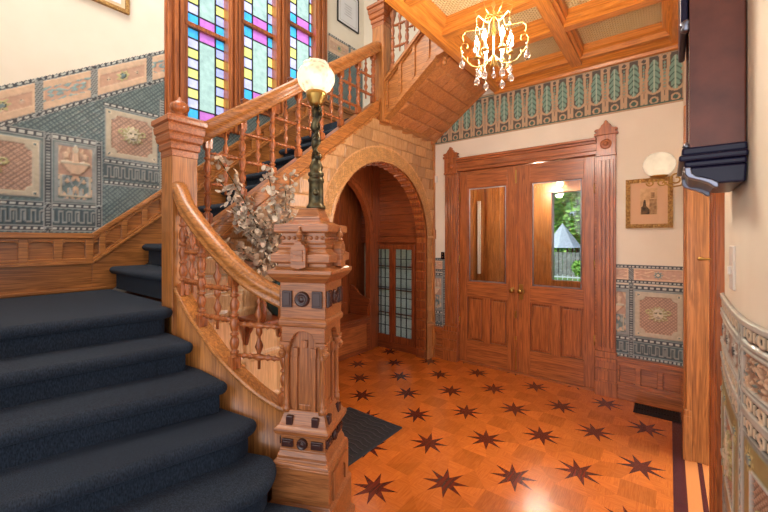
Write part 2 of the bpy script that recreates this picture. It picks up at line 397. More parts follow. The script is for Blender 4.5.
# ---- floor: parquet with eight-pointed stars on a diagonal grid
S = .4397; BA = math.radians(44.55); OX, OY = -1.400, 1.705
ux, uy = math.cos(BA) * S, math.sin(BA) * S; vx, vy = -uy, ux
fl = MB()
fl.mat(M['parquet']).mat(M['parquetX']).mat(M['star']).mat(M['purple']).mat(M['pale'])
X0, X1, Y0, Y1 = -4.0, .02, -.9, 4.3
def clip(poly, x1=X1):
    for (ax, sg, lim) in ((0, 1, X0), (0, -1, -x1), (1, 1, Y0), (1, -1, -Y1)):
        out = []
        for i in range(len(poly)):
            p, q = poly[i], poly[(i + 1) % len(poly)]; a = sg * p[ax] - lim; b = sg * q[ax] - lim
            if a >= 0: out.append(p)
            if (a >= 0) != (b >= 0):
                t = a / (a - b); out.append((p[0] + (q[0] - p[0]) * t, p[1] + (q[1] - p[1]) * t))
        poly = out
        if not poly: return []
    return poly
rf = random.Random(3)
for i in range(-12, 14):
    for j in range(-12, 14):
        cx, cy = OX + i * ux + j * vx, OY + i * uy + j * vy
        if not (X0 - .5 < cx < X1 + .5 and Y0 - .5 < cy < Y1 + .5): continue
        def W(r, k, extra=0):
            a = BA + PI / 8 * k + extra; return (cx + r * math.cos(a), cy + r * math.sin(a))
        def put(poly, m, tone):
            poly = clip(poly)
            if len(poly) > 2: fl.mat(m); fl.c = (tone, tone * .97, tone * .93); fl.add([(x, y, 0) for x, y in poly], [tuple(range(len(poly)))])
        R, r = .146, .052; O = S / 2
        T = math.tan(PI / 8) * O
        for k in range(8):
            a0 = 2 * k; tip = W(R, a0 + 1); na = W(r, a0); nb = W(r, a0 + 2)
            put([(cx, cy), na, tip, nb], M['star'], 1)
            # kite between tips
            oa = W(O / math.cos(PI / 8) if 0 else O, a0)
            tip0 = W(R, a0 - 1)
            tone = .86 + .20 * rf.random() + (.10 if k % 2 else 0)
            ed = W(O, a0) if k % 2 == 0 else W(O * 1.0, a0)
            put([W(r, a0), tip0, W(O / math.cos(PI / 8), a0 - 1), ed], M['parquet'] if k % 4 < 2 else M['parquetX'], tone)
            put([W(r, a0), ed, W(O / math.cos(PI / 8), a0 + 1), tip], M['parquetX'] if k % 4 < 2 else M['parquet'], tone * (.97 + .06 * rf.random()))
        cc = math.sqrt(2) * O
        for k in (2, 6, 10, 14):
            put([W(O, k), W(O / math.cos(PI / 8), k - 1), W(cc, k), W(O / math.cos(PI / 8), k + 1)], M['parquet'], .80 + .12 * rf.random())
fl.c = (1, 1, 1)
for (a, b, m) in ((.02, .085, 'purple'), (.085, .15, 'pale'), (.15, .175, 'purple'), (.175, .24, 'pale'), (.24, .30, 'purple'), (.30, 1.6, 'parquet')):
    fl.mat(M[m]); fl.add([(a, Y0, 0), (b, Y0, 0), (b, 4.3, 0), (a, 4.3, 0)], [(0, 1, 2, 3)])
fl.add([(X0, Y0, -.02), (1.6, Y0, -.02), (1.6, 4.3, -.02), (X0, 4.3, -.02)], [(0, 1, 2, 3)])
floor = struct('floor', fl)
# ---- door wall
w = MB().box(-2.5, -2.05, YD, 4.26, 0, 5.6).box(-.56, .30, YD, 4.26, 0, 5.6).box(-2.05, -.56, YD, 4.26, 2.34, 5.6).box(-3.75, -3.29, 4.13, 4.26, 0, 5.6).box(-2.60, -2.5, 4.13, 4.26, 0, 5.6).box(-3.29, -2.60, 4.13, 4.26, 0, .10).box(-3.29, -2.60, 4.13, 4.26, 1.42, 5.6)
struct('wall_front', w, M['cream'])
# ---- casing of the entrance doors
t = MB()
for a, b in ((-2.214, -2.05), (-.556, -.398)):
    t.box(a, b, YD - .03, YD, .42, 2.3)
    for k in range(4):
        x = a + .028 + k * (b - a - .056) / 3; t.box(x - .012, x + .012, YD - .043, YD - .028, .46, 2.26)
    for z0, z1, d in ((0, .13, .065), (.13, .15, .055), (.15, .24, .05), (.24, .26, .058), (.26, .33, .048), (.33, .36, .058), (.36, .42, .045)): t.box(a - .012, b + .012, YD - d, YD, z0, z1)
    t.box(a - .006, b + .006, YD - .05, YD, 2.3, 2.32).box(a - .002, b + .002, YD - .04, YD, 2.32, 2.50)
    c = (a + b) / 2
    t.lathe([(0, .05), (.012, .05), (.012, .036), (.02, .03), (.02, .02), (.028, .012)], (c, YD - .04, 2.41), 'Y', 18) if 0 else None
    t.lathe([(-.062, .006), (-.058, .02), (-.05, .022), (-.05, .038), (-.045, .044), (-.04, .05), (0, .05)], (c, YD, 2.41), 'Y', 18)
    t.prism([(a - .02, 2.50), (b + .02, 2.50), (b + .02, 2.52), (b, 2.525), (b, 2.535), (b + .016, 2.54), (b + .018, 2.552), (b, 2.562), (b - .02, 2.562)] + [(c + .045 * math.cos(q_) * 1.0 + 0, 2.575 + .035 * math.sin(q_)) for q_ in [PI * k / 6 for k in range(0, 3)]] + [(c + .016 * math.cos(q_), 2.615 + .022 * math.sin(q_)) for q_ in [PI * k / 6 for k in range(7)]] + [(c + .045 * math.cos(q_), 2.575 + .035 * math.sin(q_)) for q_ in [PI * k / 6 for k in range(4, 7)]] + [(a + .02, 2.562), (a, 2.562), (a - .018, 2.552), (a - .016, 2.54), (a, 2.535), (a, 2.525), (a - .02, 2.52)], 'Y', YD - .05, YD)
struct('trim_1', t, M['redZ'], bevel=.003)
t = MB()
for z0, z1, d in ((2.325, 2.36, .03), (2.36, 2.385, .045), (2.385, 2.43, .035), (2.43, 2.455, .055), (2.455, 2.48, .075)): t.box(-2.05, -.556, YD - d, YD, z0, z1)
t.box(-2.05, -2.035, YD, 4.26, 0, 2.34).box(-.575, -.56, YD, 4.26, 0, 2.34).box(-2.05, -.56, YD, 4.26, 2.325, 2.34).box(-2.05, -.56, YD - .01, 4.26, 0, .018)
struct('trim_2', t, M['redX'], bevel=.003)
# ---- doors
def door(name, x0, x1, gx0, gx1, knob_side):
    r = sroot(name, (x0, 4.15, 0)); y0, y1 = 4.13, 4.175
    f = MB().box(x0, gx0 - .02, y0, y1, .02, 2.32).box(gx1 + .02, x1, y0, y1, .02, 2.32)
    f.build('stile', M['redZ'], r, bevel=.003)
    f = MB().box(gx0 - .02, gx1 + .02, y0, y1, 2.11, 2.32).box(gx0 - .02, gx1 + .02, y0, y1, .80, .99).box(gx0 - .02, gx1 + .02, y0, y1, .02, .28)
    f.build('rail', M['redX'], r, bevel=.003)
    m = (gx0 + gx1) / 2
    f = MB().box(m - .045, m + .045, y0, y1, .28, .80); f.build('mullion', M['redZ'], r, bevel=.003)
    for a, b in ((gx0 - .02, m - .045), (m + .045, gx1 + .02)):
        f = MB().box(a, b, y0 + .030, y1 - .008, .28, .80)
        f.box(a + .028, b - .028, y0 + .014, y1 - .012, .308, .772); f.build('panel', M['redZ'], r, bevel=.006)
    f = MB()
    for a, b, c, d in ((gx0 - .02, gx0, .99, 2.11), (gx1, gx1 + .02, .99, 2.11), (gx0 - .02, gx1 + .02, .97, .99), (gx0 - .02, gx1 + .02, 2.11, 2.125)): f.box(a, b, y0 + .006, y1 - .006, c, d)
    f.build('glazing_bead', M['redZ'], r, bevel=.003)
    MB().box(gx0 - .015, gx1 + .015, 4.15, 4.156, .98, 2.12).build('glass_pane', M['glass'], r)
    MB().box(gx0, gx0 + .012, 4.146, 4.15, .99, 2.11).box(gx1 - .012, gx1, 4.146, 4.15, .99, 2.11).box(gx0, gx1, 4.146, 4.15, .99, 1.004).box(gx0, gx1, 4.146, 4.15, 2.098, 2.11).build('glass_bevel', glassmat('bevelled_glass_edge', (226, 226, 236), .1), r)  # pale strip: light caught by the bevel is put into its colour
    kx = x1 - .035 if knob_side > 0 else x0 + .05
    pl = MB()
    if knob_side > 0: pl.lathe([(-.012, .028), (0, .03)], (kx, y0, .93), 'Y', 16)
    else: pl.lathe([(-.008, .03), (0, .036)], (kx, y0, .915), 'Y', 16, sq=2.0 if 0 else 1); pl.box(kx - .022, kx + .022, y0 - .008, y0, .83, 1.0)
    p = pl.build('knob_plate', M['brass'], r)
    MB().lathe([(-.066, .004), (-.064, .016), (-.055, .026), (-.04, .028), (-.03, .018), (-.022, .011), (0, .011)], (kx, y0 - .004, .925), 'Y', 16).build('door_knob', M['brass'], p, local=False) if 0 else \
        MB().lathe([(-.066, .004), (-.064, .016), (-.055, .026), (-.04, .028), (-.03, .018), (-.022, .011), (0, .011)], (kx, y0 - .004, .925), 'Y', 16).build('door_knob', M['brass'], r)
    hx = x0 if knob_side > 0 else x1
    for z in (.45, 1.2, 1.95): MB().lathe([(0, .009), (.1, .009)], (hx, y0 - .006, z), 'Z', 10).build('hinge', M['brass'], r)
    return r
dl = door('door_1', -2.032, -1.345, -1.915, -1.465, 1)
MB().box(-1.362, -1.322, 4.115, 4.13, .03, 2.31).build('astragal', M['redZ'], dl, bevel=.003)
MB().box(-1.350, -1.336, 4.108, 4.116, 2.12, 2.27).build('flush_bolt', M['brass'], dl)
MB().box(-1.350, -1.336, 4.108, 4.116, .05, .26).build('flush_bolt', M['brass'], dl)
MB().box(-1.356, -1.332, 4.106, 4.118, .62, .70).box(-1.356, -1.332, 4.106, 4.118, .38, .42).build('latch_plate', M['brass'], dl)
door('door_2', -1.34, -.578, -1.175, -.695, -1)
# ---- wainscot of the door wall
def wains(name, x0, x1):
    t = MB().box(x0, x1, YD - .014, YD, 0, .37).box(x0, x1, YD - .045, YD, 0, .10).box(x0, x1, YD - .055, YD, .10, .12).box(x0, x1, YD - .055, YD, .355, .39).box(x0, x1, YD - .04, YD, .335, .355)
    n = max(1, round((x1 - x0) / .17))
    for k in range(n + 1):
        x = x0 + k * (x1 - x0) / n; t.box(max(x - .02, x0), min(x + .02, x1), YD - .04, YD, .12, .335)
    t.box(x0, x1, YD - .04, YD, .12, .16).box(x0, x1, YD - .04, YD, .31, .34)
    struct(name, t, M['redX'], bevel=.003)
wains('baseboard_front', -.386, .10); wains('baseboard_corner', -2.40, -2.226)
# ---- embossed dado, shared level layout (v = height above the wainscot cap)
def dado(R, us, faces, U0, U1, band=True):
    R.fill(np.ones(R.U.shape, bool), TEAL)
    R.beads(U0, U1, 0, .04, .03); R.fret(U0, U1, .045, .155, .055); R.beads(U0, U1, .16, .205, .045)
    R.rect(U0, U1, .205, .64, TEAL * .8); R.beads(U0, U1, .64, .69, .045)
    if band:
        R.rect(U0, U1, .69, .70, CREAM, .003); R.beads(U0, U1, .70, .735, .03); m = R.rect(U0, U1, .735, .84, PINK, .002); R.scroll(m, U0 + .2, .787, .16, .06, TAN * 1.1, 3, seed=.4, thr=.45)
        R.beads(U0, U1, .84, .875, .03)
    for k, (a, b, kind) in enumerate(faces):
        if kind == 'face': R.framepanel(a, b, .215, .635)
        else: R.urnpanel(a, b, .215, .635)
        if band:
            R.rosette((a + b) / 2, .787, .035, TEAL * 1.3, CREAM)
            m = (R.U > a) & (R.U < b) & (R.V > .735) & (R.V < .84); R.fill(m & ((R.U - a < .012) | (b - R.U < .012) | (R.V < .745) | (R.V > .83)), TAN * 1.2, .005)
    for a, b in us:
        R.vbeads(a, b, 0.0, .7)
        if band:
            m = R.rect(a, b, .735, .84, GREY); R.fill(m & (np.mod(R.V + R.U, .02) < .008), DARK, 0)
        for v in (.02, .182, .665): R.rosette((a + b) / 2, v, (b - a) * .45, GREY, DARK)
R = Relief(-.40, .106, 0, .875, .0045); R.lp = .028; dado(R, [(-.30, -.256)], [(-.256, .103, 'face'), (-.56, -.30, 'urn')], -.40, .106)
R.mesh('trim_3', lambda U, V, H: (U, YD - .002 - H, .385 + V), M['relief'])
R = Relief(-2.39, -2.21, 0, .875, .005); dado(R, [(-2.26, -2.215)], [(-2.50, -2.26, 'urn')], -2.39, -2.21)
R.mesh('trim_4', lambda U, V, H: (U, YD - .002 - H, .385 + V), M['relief'])
# ---- printed frieze above the doors
R = Relief(-2.39, .12, 2.70, 3.19, .006)
A = np.ones(R.U.shape, bool); FT = L3((190, 160, 128)); FD = L3((92, 86, 76)); FL = L3((122, 158, 142)); FG = L3((74, 100, 90))
R.fill(A, FD); P = .152; u = np.mod(R.U + .03, P) / P - .5; v = (R.V - 2.70) / .49
R.fill(v < .24, FD); R.fill(np.hypot(u * P, (v - .11) * .49) < .034, FT); R.fill(np.hypot(u * P, (v - .11) * .49) < .02, FG); u2 = np.mod(u + 1, 1) - .5
R.fill(np.hypot(u2 * P, (v - .12) * .49) < .034, FG); R.fill(np.hypot(u2 * P, (v - .12) * .49) < .02, FT)
arc = np.hypot(u * P / 1.0, (v - .36) * .49)
R.fill(abs(abs(u) - (.40 - .10 * np.clip((v - .3) / .6, 0, 1))) * P < .012, FT, .001)
R.fill((abs(arc - .058) < .011) & (v < .36), FT); 
leaf = (abs(u) * P < (.048 * np.sin(np.clip((v - .24) / .62, 0, 1) * PI) ** .5) * (.68 + .32 * abs(np.sin(v * 28 + abs(u) * 9)))) & (v > .25) & (v < .88)
R.fill(leaf, FL, .001); R.fill(leaf & (np.mod(v * 9 + abs(u) * 3, 1) < .25), FG); R.fill(leaf & (abs(u) < .03), L3((170, 190, 170)))
sp = abs(abs(u) - .5) * P; R.fill((sp < .018 * (1 - np.clip((v - .3) / .5, 0, 1)) * (.6 + .4 * abs(np.sin(v * 40)))) & (v > .26) & (v < .8), FT * .8)
R.fill((sp < .007) & (v > .28) & (v < .8) & (np.mod(v * 16, 1) < .5), FL)
R.fill(abs(np.hypot(sp, (v - .87) * .49) - .022) < .005, FT * 1.1)
R.fill((v > .92) | (v < .03), FT); R.fill((v > .93) & (v < .955), FG); R.fill((abs(v - .045) < .01), FG)
R.mesh('trim_5', lambda U, V, H: (U, YD - .003 - H, V), M['paper'])
# ---- hall ceiling: slab, coffer fields, beams, cornice
XC0, XC1 = -1.56, .16
struct('ceiling', MB().box(XC0, .55, -1.6, YD, 3.32, 3.5), M['ceiltex'])
bm_ = MB(); bprof = lambda c, wd, z: [(c - wd, 3.32), (c - wd, 3.27), (c - wd * .8, 3.26), (c - wd * .8, 3.235), (c - wd * .55, 3.225), (c - wd * .55, z), (c + wd * .55, z), (c + wd * .55, 3.225), (c + wd * .8, 3.235), (c + wd * .8, 3.26), (c + wd, 3.27), (c + wd, 3.32)]
for q, y in enumerate((2.75, 3.25, 2.2, 1.65, 1.1, .55)):
    struct('trim_%d' % (20 + q), MB().prism(bprof(y, .075, 3.2), 'X', -1.5, .06), M['goldX'])
struct('trim_19', MB().prism(bprof(-.715, .085, 3.195), 'Y', -1.6, 4.0), M['goldY'])
# borders of the ceiling
ed = MB().prism([(-1.60, 3.52), (-1.60, 3.20), (-1.585, 3.18), (-1.53, 3.18), (-1.50, 3.20), (-1.49, 3.235), (-1.46, 3.25), (-1.44, 3.28), (-1.43, 3.32), (-1.43, 3.34), (-1.55, 3.34), (-1.55, 3.52)], 'Y', -1.6, YD)
struct('trim_6', ed, M['goldY'])
cr = MB().prism([(YD, 3.16), (YD - .03, 3.165), (YD - .04, 3.19), (YD - .07, 3.20), (YD - .13, 3.235), (YD - .16, 3.24), (YD - .165, 3.215), (YD - .21, 3.215), (YD - .23, 3.25), (YD - .26, 3.27), (YD - .27, 3.33), (YD, 3.33)], 'X', -1.58, .2)
struct('trim_7', cr, M['goldX'])
cr = MB().prism([(.30, 3.16), (.11, 3.16), (.09, 3.19), (.05, 3.2), (.02, 3.2), (-.01, 3.235), (-.04, 3.27), (-.05, 3.33), (.30, 3.33)], 'Y', -1.6, YD)
struct('trim_8', cr, M['goldY'])
# small cream return beside the stair soffit
# ---- right wall: pier, opening, near curved wall
struct('wall_right', MB().box(.10, .35, 3.27, YD, 0, 3.3).box(.19, .35, 2.38, 3.27, 2.35, 3.3), M['cream'])
t = MB().box(.092, .35, 3.226, 3.25, 0, 2.42).box(.088, .10, 3.25, 3.40, 0, 2.42).box(.080, .10, 3.26, 3.39, 0, 2.42)
t.box(.076, .12, 3.214, 3.40, 0, .30).box(.082, .12, 3.218, 3.40, .30, .34)
struct('trim_9', t, M['oakZ'], bevel=.004)
t = MB().box(.168, .36, 2.262, 2.38, 0, 2.42).box(.158, .185, 2.285, 2.36, 0, 2.42).box(.152, .17, 2.30, 2.345, 0, 2.42)
struct('trim_10', t, M['redZ'], bevel=.005)
ctl = [(.200, 2.27), (.192, 2.05), (.188, 1.85), (.188, 1.70), (.193, 1.56), (.206, 1.46), (.228, 1.36), (.262, 1.25), (.31, 1.14), (.38, 1.04), (.48, .96), (.60, .92)]
def arcpath(pts, n):
    P = [Vector((x, y, 0)) for x, y in pts]; out = []
    for i in range(len(P) - 1):
        p0, p1, p2, p3 = P[max(i - 1, 0)], P[i], P[i + 1], P[min(i + 2, len(P) - 1)]
        for k in range(n):
            t = k / n; out.append(.5 * ((2 * p1) + (-p0 + p2) * t + (2 * p0 - 5 * p1 + 4 * p2 - p3) * t * t + (-p0 + 3 * p1 - 3 * p2 + p3) * t ** 3))
    out.append(P[-1]); return out
cp = arcpath(ctl, 10); cl = [0]
for i in range(1, len(cp)): cl.append(cl[-1] + (cp[i] - cp[i - 1]).length)
cpx = np.array([p.x for p in cp]); cpy = np.array([p.y for p in cp]); cl = np.array(cl)
w = MB(); nn = len(cp)
vs = []
for i, p in enumerate(cp):
    t = (cp[min(i + 1, nn - 1)] - cp[max(i - 1, 0)]).normalized(); nrm = Vector((-t.y, t.x, 0)) * 1
    q = p + nrm * .12
    vs += [(p.x, p.y, 0), (p.x, p.y, 3.3), (q.x, q.y, 3.3), (q.x, q.y, 0)]
fs = []
for i in range(nn - 1):
    a = 4 * i
    fs += [(a, a + 1, a + 5, a + 4), (a + 1, a + 2, a + 6, a + 5), (a + 2, a + 3, a + 7, a + 6)]
w.add(vs, fs, True); struct('wall_right_curved', w, M['cream2'])
Ltot = cl[-1]
R = Relief(0.0, Ltot, 0, 1.257, .004)
def curved(U, V, H):
    x = np.interp(U, cl, cpx); y = np.interp(U, cl, cpy); dx = np.gradient(x, axis=1); dy = np.gradient(y, axis=1); l = np.hypot(dx, dy) + 1e-9
    return (x + dy / l * (H + .004), y - dx / l * (H + .004), V)
s0 = float(np.interp(-1.585, -cpy, cl))  # arc length where the vertical border stands
R.fill(np.ones(R.U.shape, bool), PALE * .8)
def bigband(v0, v1, a, b):
    m = R.rect(a, b, v0, v1, DARK * .2, 0); p = .085; x = np.mod(R.U - s0, p) / p; y = (R.V - v0) / (v1 - v0)
    R.fill(m & (abs(x - .22) < .06) & (abs(y - .5) < .28), CREAM, .006); R.fill(m & (abs(x - .5) + abs(y - .5) * .6 < .16), PALE, .006)
    R.fill(m & (np.hypot((x - .78) * p, (y - .5) * (v1 - v0)) < .022), CREAM, .006); R.fill(m & (np.hypot((x - .78) * p, (y - .5) * (v1 - v0)) < .008), DARK, .003)
    R.fill(m & ((y < .1) | (y > .9)), PALE, .008)
m = R.rect(0, Ltot, 1.045, 1.175, PALE * .45, .002); m3 = m & (R.V > 1.06) & (R.V < 1.16); R.fill(m3, PINK * .6, .001)
for q_ in range(5):
    c_ = s0 + .16 + q_ * .30; mm = m3 & (abs(R.U - c_) < .135); R.scroll(mm, c_, 1.11, .09, .045, TAN * .95, 3.4, seed=.9 + q_, thr=.25); R.scroll(mm, c_ + .01, 1.11, .12, .05, TEAL * .8, 2.5, seed=3.4, thr=.75); R.fill(m & (abs(abs(R.U - c_) - .14) < .006), PALE, .009)
for q_ in (-.16, -.36, -.56): R.rosette(s0 + q_, 1.11, .05, PALE, DARK, 9)
R.fill(m & ((abs(R.V - 1.055) < .005) | (abs(R.V - 1.165) < .005)), PALE, .009)
m = R.rect(0, Ltot, 0, .905, PALE * .5, .003)
for q_ in range(-4, 4):
    a_ = s0 + .012 + q_ * .46 if q_ >= 0 else s0 - .07 + (q_ + 1) * .46 - .44; b_ = a_ + .43
    mm = m & (R.U > a_) & (R.U < b_) & (R.V > .47) & (R.V < .895); R.fill(mm, OLIVE * .62, .005)
    m5 = mm & (R.U > a_ + .075) & (R.U < b_ - .075) & (R.V > .545) & (R.V < .82); R.lattice(m5, PINK * .4, PINK * .8, .024); R.fill(m5 & (R.H < 0), PINK)
    R.fill(mm & ((abs(R.U - a_ - .072) < .005) | (abs(b_ - .072 - R.U) < .005)) & (R.V > .54) & (R.V < .825), PALE, .009); R.fill(mm & ((abs(R.V - .54) < .005) | (abs(R.V - .825) < .005)) & (R.U > a_ + .07) & (R.U < b_ - .07), PALE, .009)
    for x_ in (a_ + .052, b_ - .052):
        for z_ in (.52, .845): R.rosette(x_, z_, .043, OLIVE * 1.15, TEAL * 1.1, 10)
    R.mask_face((a_ + b_) / 2, .69, .09)
R.fret(0, Ltot, .30, .40, .055)
bigband(1.185, 1.245, 0, Ltot); bigband(.985, 1.035, 0, Ltot); bigband(.915, .968, 0, Ltot)
R.rect(0, Ltot, .968, .985, PALE * .9, .009); R.rect(0, Ltot, 1.035, 1.045, PALE, .009); R.rect(0, Ltot, 1.175, 1.185, PALE, .009)
R.rect(0, Ltot, 1.235, 1.257, PALE, .010)
m = R.rect(s0 - .055, s0, 0, 1.235, DARK * .5, 0); y = np.mod(R.V, .05) / .05; x = (R.U - s0 + .055) / .055
R.fill(m & (abs(x - .5 - .22 * np.sin(y * 2 * PI)) < .13), PALE, .007); R.fill(m & ((x < .12) | (x > .88)), PALE, .008)
R.mesh('trim_11', curved, M['relief'], sc=1.2)
# ================================================================== WINDOW WALL (left)
ZT = 5.0
wins = [(1.593, 2.045, 2.67, 3.58, 9), (2.184, 2.662, 3.03, 3.87, 7), (2.80, 3.285, 3.47, 4.15, 5)]
w = MB().box(-3.72, XW, -.9, 1.45, 0, 5.6).box(-3.72, XW, 3.38, 4.26, 0, 5.6).box(-3.72, XW, 1.45, 3.38, ZT + .08, 5.6)
w.box(-3.72, XW, 1.45, 2.066, 0, 2.60).box(-3.72, XW, 2.066, 2.671, 0, 2.96).box(-3.72, XW, 2.671, 3.38, 0, 3.40)
struct('wall_left', w, M['cream'])
struct('wall_side', MB().box(-3.72, -1.9, -1.0, -.9, 0, 5.6), M['cream'])
struct('ceiling_upper', MB().box(-3.75, 4.5, -6.0, 4.26, 5.6, 5.7), M['white'])  # unseen; widened past the stairwell to keep the sun out of the hall
for i, (a, b, z0, zm, nr) in enumerate(wins):
    r = sroot('window_%d' % (i + 1), (-3.66, (a + b) / 2, z0))
    f = MB(); x0, x1 = -3.70, -3.655
    f.box(x0, x1, a - .03, a + .03, z0 - .05, ZT).box(x0, x1, b - .03, b + .03, z0 - .05, ZT).box(x0, x1, a, b, z0 - .06, z0 + .01).box(x0 - .01, x1 + .01, a, b, zm - .02, zm + .02).box(x0, x1, a, b, ZT - .06, ZT)
    f.build('window_frame', M['redZ'], r, bevel=.004)
    g = MB(); ld = MB(); gx = -3.68
    def sash(c, d, rows):
        h = (d - c) / rows; cw = .112; A, B = a + .03, b - .03
        ys = [A, A + cw, B - cw, B]
        def pane(y0, y1, q0, q1, k):
            g.mat(SG[k]); g.add([(gx, y0, q0), (gx, y1, q0), (gx, y1, q1), (gx, y0, q1)], [(0, 1, 2, 3)])
        for k in range(rows):
            q0, q1 = c + k * h, c + (k + 1) * h
            if k in (0, rows - 1):
                pane(ys[0], ys[1], q0, q1, 'b'); pane(ys[1], ys[2], q0, q1, 'p'); pane(ys[2], ys[3], q0, q1, 'b')
            else:
                kk = 'l' if k % 2 else 'y'; pane(ys[0], ys[1], q0, q1, kk); pane(ys[2], ys[3], q0, q1, 'v' if k % 2 else 'y')
            for (p0, p1) in ((ys[0], ys[1]), (ys[2], ys[3])): ld.box(gx - .004, gx + .005, p0, p1, q1 - .006, q1 + .006)
        pane(ys[1], ys[2], c + h, d - h, 'f')
        for y in ys: ld.box(gx - .004, gx + .005, y - .007, y + .007, c, d)
        ld.box(gx - .004, gx + .005, ys[1], ys[2], c + h - .005, c + h + .005).box(gx - .004, gx + .005, ys[1], ys[2], d - h - .005, d - h + .005)
    sash(z0 + .01, zm - .02, nr if nr < 9 else 9); hh = (zm - z0) / nr
    sash(zm + .02, ZT - .06, int(round((ZT - .08 - zm) / hh)))
    g.build('stained_glass', None, r, fix=False); ld.build('leading', M['lead'], r)
t = MB()
def post(a, b, z0, z1):
    t.box(-3.70, -3.58, a, b, z0, z1); c = (a + b) / 2; wd = (b - a) / 2
    for k in (-.62, 0, .62): t.box(-3.60, -3.545 if k == 0 else -3.56, c + k * wd - wd * .2, c + k * wd + wd * .2, z0, z1)
post(1.39, 1.562, 2.40, 5.1); post(1.995, 2.130, 2.60, 5.1); post(2.585, 2.722, 2.96, 5.1); post(3.18, 3.375, 3.3, 5.1)
for a, b, z in ((1.575, 1.99, 2.62), (2.145, 2.60, 2.98), (2.75, 3.205, 3.42)): t.box(-3.70, -3.55, a, b, z - .05, z + .01).box(-3.70, -3.57, a, b, z - .09, z - .05)
t.box(-3.72, -3.55, 1.38, 3.45, 5.0, 5.15)
struct('trim_12', t, M['redZ'], bevel=.006)
# embossed covering on the stair wall (u = y, v = z)
SH = .645
R = Relief(-.88, 4.10, 1.50, 4.34, .0075, SH); R.lp = .034
U, V, W_ = R.U, R.V, R.V - SH * R.U
R.lattice(np.ones(U.shape, bool), TEALD, TEAL * .95, .036)
lvl = U < 1.42
# level zone beside the landing
for a, b in ((-.88, .93),):
    R.beads(a, b, 1.555, 1.60, .035); R.fret(a, b, 1.605, 1.725, .05); R.beads(a, b, 1.73, 1.775, .045); R.beads(a, b, 2.235, 2.285, .045); R.rect(a, b, 1.775, 2.235, TEAL * .75)
R.framepanel(.02, .565, 1.795, 2.215); R.framepanel(-.88, -.40, 1.795, 2.215)
R.urnpanel(.64, .885, 1.785, 2.225); R.urnpanel(-.34, -.06, 1.785, 2.225)
for a, b in ((.578, .63), (.888, .93), (-.05, .01), (-.40, -.35)):
    R.vbeads(a, b, 1.555, 2.285)
    for v in (1.575, 1.75, 2.26): R.rosette((a + b) / 2, v, .024, GREY, DARK)
# raised panel further up
R.framepanel(.945, 1.335, 2.165, 2.565); R.beads(.937, 1.345, 2.57, 2.61, .045); R.beads(.937, 1.345, 2.115, 2.155, .045); R.fret(.937, 1.345, 1.985, 2.11, .05); R.beads(.937, 1.345, 1.94, 1.98, .035)
R.vbeads(1.35, 1.40, 1.6, 2.75)
# sloping band along the top, level on the upper landing
Vt = np.where(U < 3.38, W_, V - SH * 3.38 + .0)
vb0, vb1 = 2.065, 2.275
top = np.where(U < 3.38, W_, V - 4.23 + vb1)
m = (top >= vb0) & (top < vb1); R.fill(m, PINK * 1.02, .002)
for k, (a, b) in enumerate(((-.6, -.20), (-.17, .16), (.20, .53), (.575, .855), (.90, 1.245), (1.29, 1.6), (3.42, 3.8), (3.84, 4.1))):
    mm = m & (U > a) & (U < b); R.fill(mm & ((U - a < .015) | (b - U < .015) | (top < vb0 + .055) | (top > vb1 - .055)), TAN * 1.15, .005)
    if k % 2: R.scroll(mm & (top > vb0 + .05) & (top < vb1 - .05), (a + b) / 2, (vb0 + vb1) / 2, (b - a) / 2, .08, TEAL * 1.4, 3.2, V=top, seed=k)
    else: R.rosette((a + b) / 2, (vb0 + vb1) / 2, .05, OLIVE * 1.1, TEAL, 7, V=top); R.rosette((a + b) / 2 - .1, (vb0 + vb1) / 2, .018, TAN, CREAM, V=top); R.rosette((a + b) / 2 + .1, (vb0 + vb1) / 2, .018, TAN, CREAM, V=top)
for a in (-.19, .165, .535, .86, 1.25, 3.80):
    mm = m & (U >= a) & (U < a + .04); R.fill(mm, GREY, .003); R.fill(mm & (np.mod(V - U * 2, .03) < .014), DARK, 0)
R.beads(-.88, 4.1, vb1, vb1 + .04, .04, V=top); R.beads(-.88, 4.1, vb0 - .04, vb0, .04, V=top)
for a in (-.19, .165, .535, .86, 1.25, 3.80):
    for v in (vb0 - .02, vb1 + .02): R.rosette(a + .02, v, .03, GREY, DARK, V=top)
WS = .80
capz = lambda y: 1.53 if y < .86 else 1.53 + WS * (y - .86)
cz = np.where(U < .86, 1.53, 1.53 + WS * (U - .86)); cz = np.minimum(cz, 3.35)
R.mask = (top < vb1 + .04) & (V > cz) & ~((U > 1.405) & (U < 3.40) & (V > np.where(U < 2.0, 2.58, np.where(U < 2.62, 2.94, 3.38))))
R.mesh('trim_13', lambda U, V, H: (XW + .004 + H, U, V), M['relief'])
# panelled wainscot and baseboard of the stair wall
t = MB()
def slope_band(dz0, dz1, d, y0=.86, y1=3.10):
    t.prism([(y0, 1.53 + dz0), (y1, 1.53 + dz0 + WS * (y1 - y0)), (y1, 1.53 + dz1 + WS * (y1 - y0)), (y0, 1.53 + dz1)], 'X', XW, XW + d)
for dz0, dz1, d in ((-.025, .015, .05), (-.05, -.025, .035), (-.20, -.05, .012), (-.225, -.20, .05), (-.55, -.20, .022)):
    t.box(XW, XW + d, -.9, .86, 1.53 + dz0, 1.53 + dz1); slope_band(dz0, dz1, d)
    t.box(XW, XW + d, 3.10, 4.10, 1.53 + dz0 + WS * 2.24, 1.53 + dz1 + WS * 2.24)
k = .815 - .185 * 9
while k < .86:
    t.box(XW, XW + .042, k, k + .05, 1.33, 1.50)
    t.prism([(k + .05, 1.46), (k + .05, 1.485), (k + .185, 1.485), (k + .185, 1.46), (k + .165, 1.475), (k + .07, 1.475)], 'X', XW, XW + .04); k += .185
t.box(XW, XW + .04, -.9, .86, 1.33, 1.352)
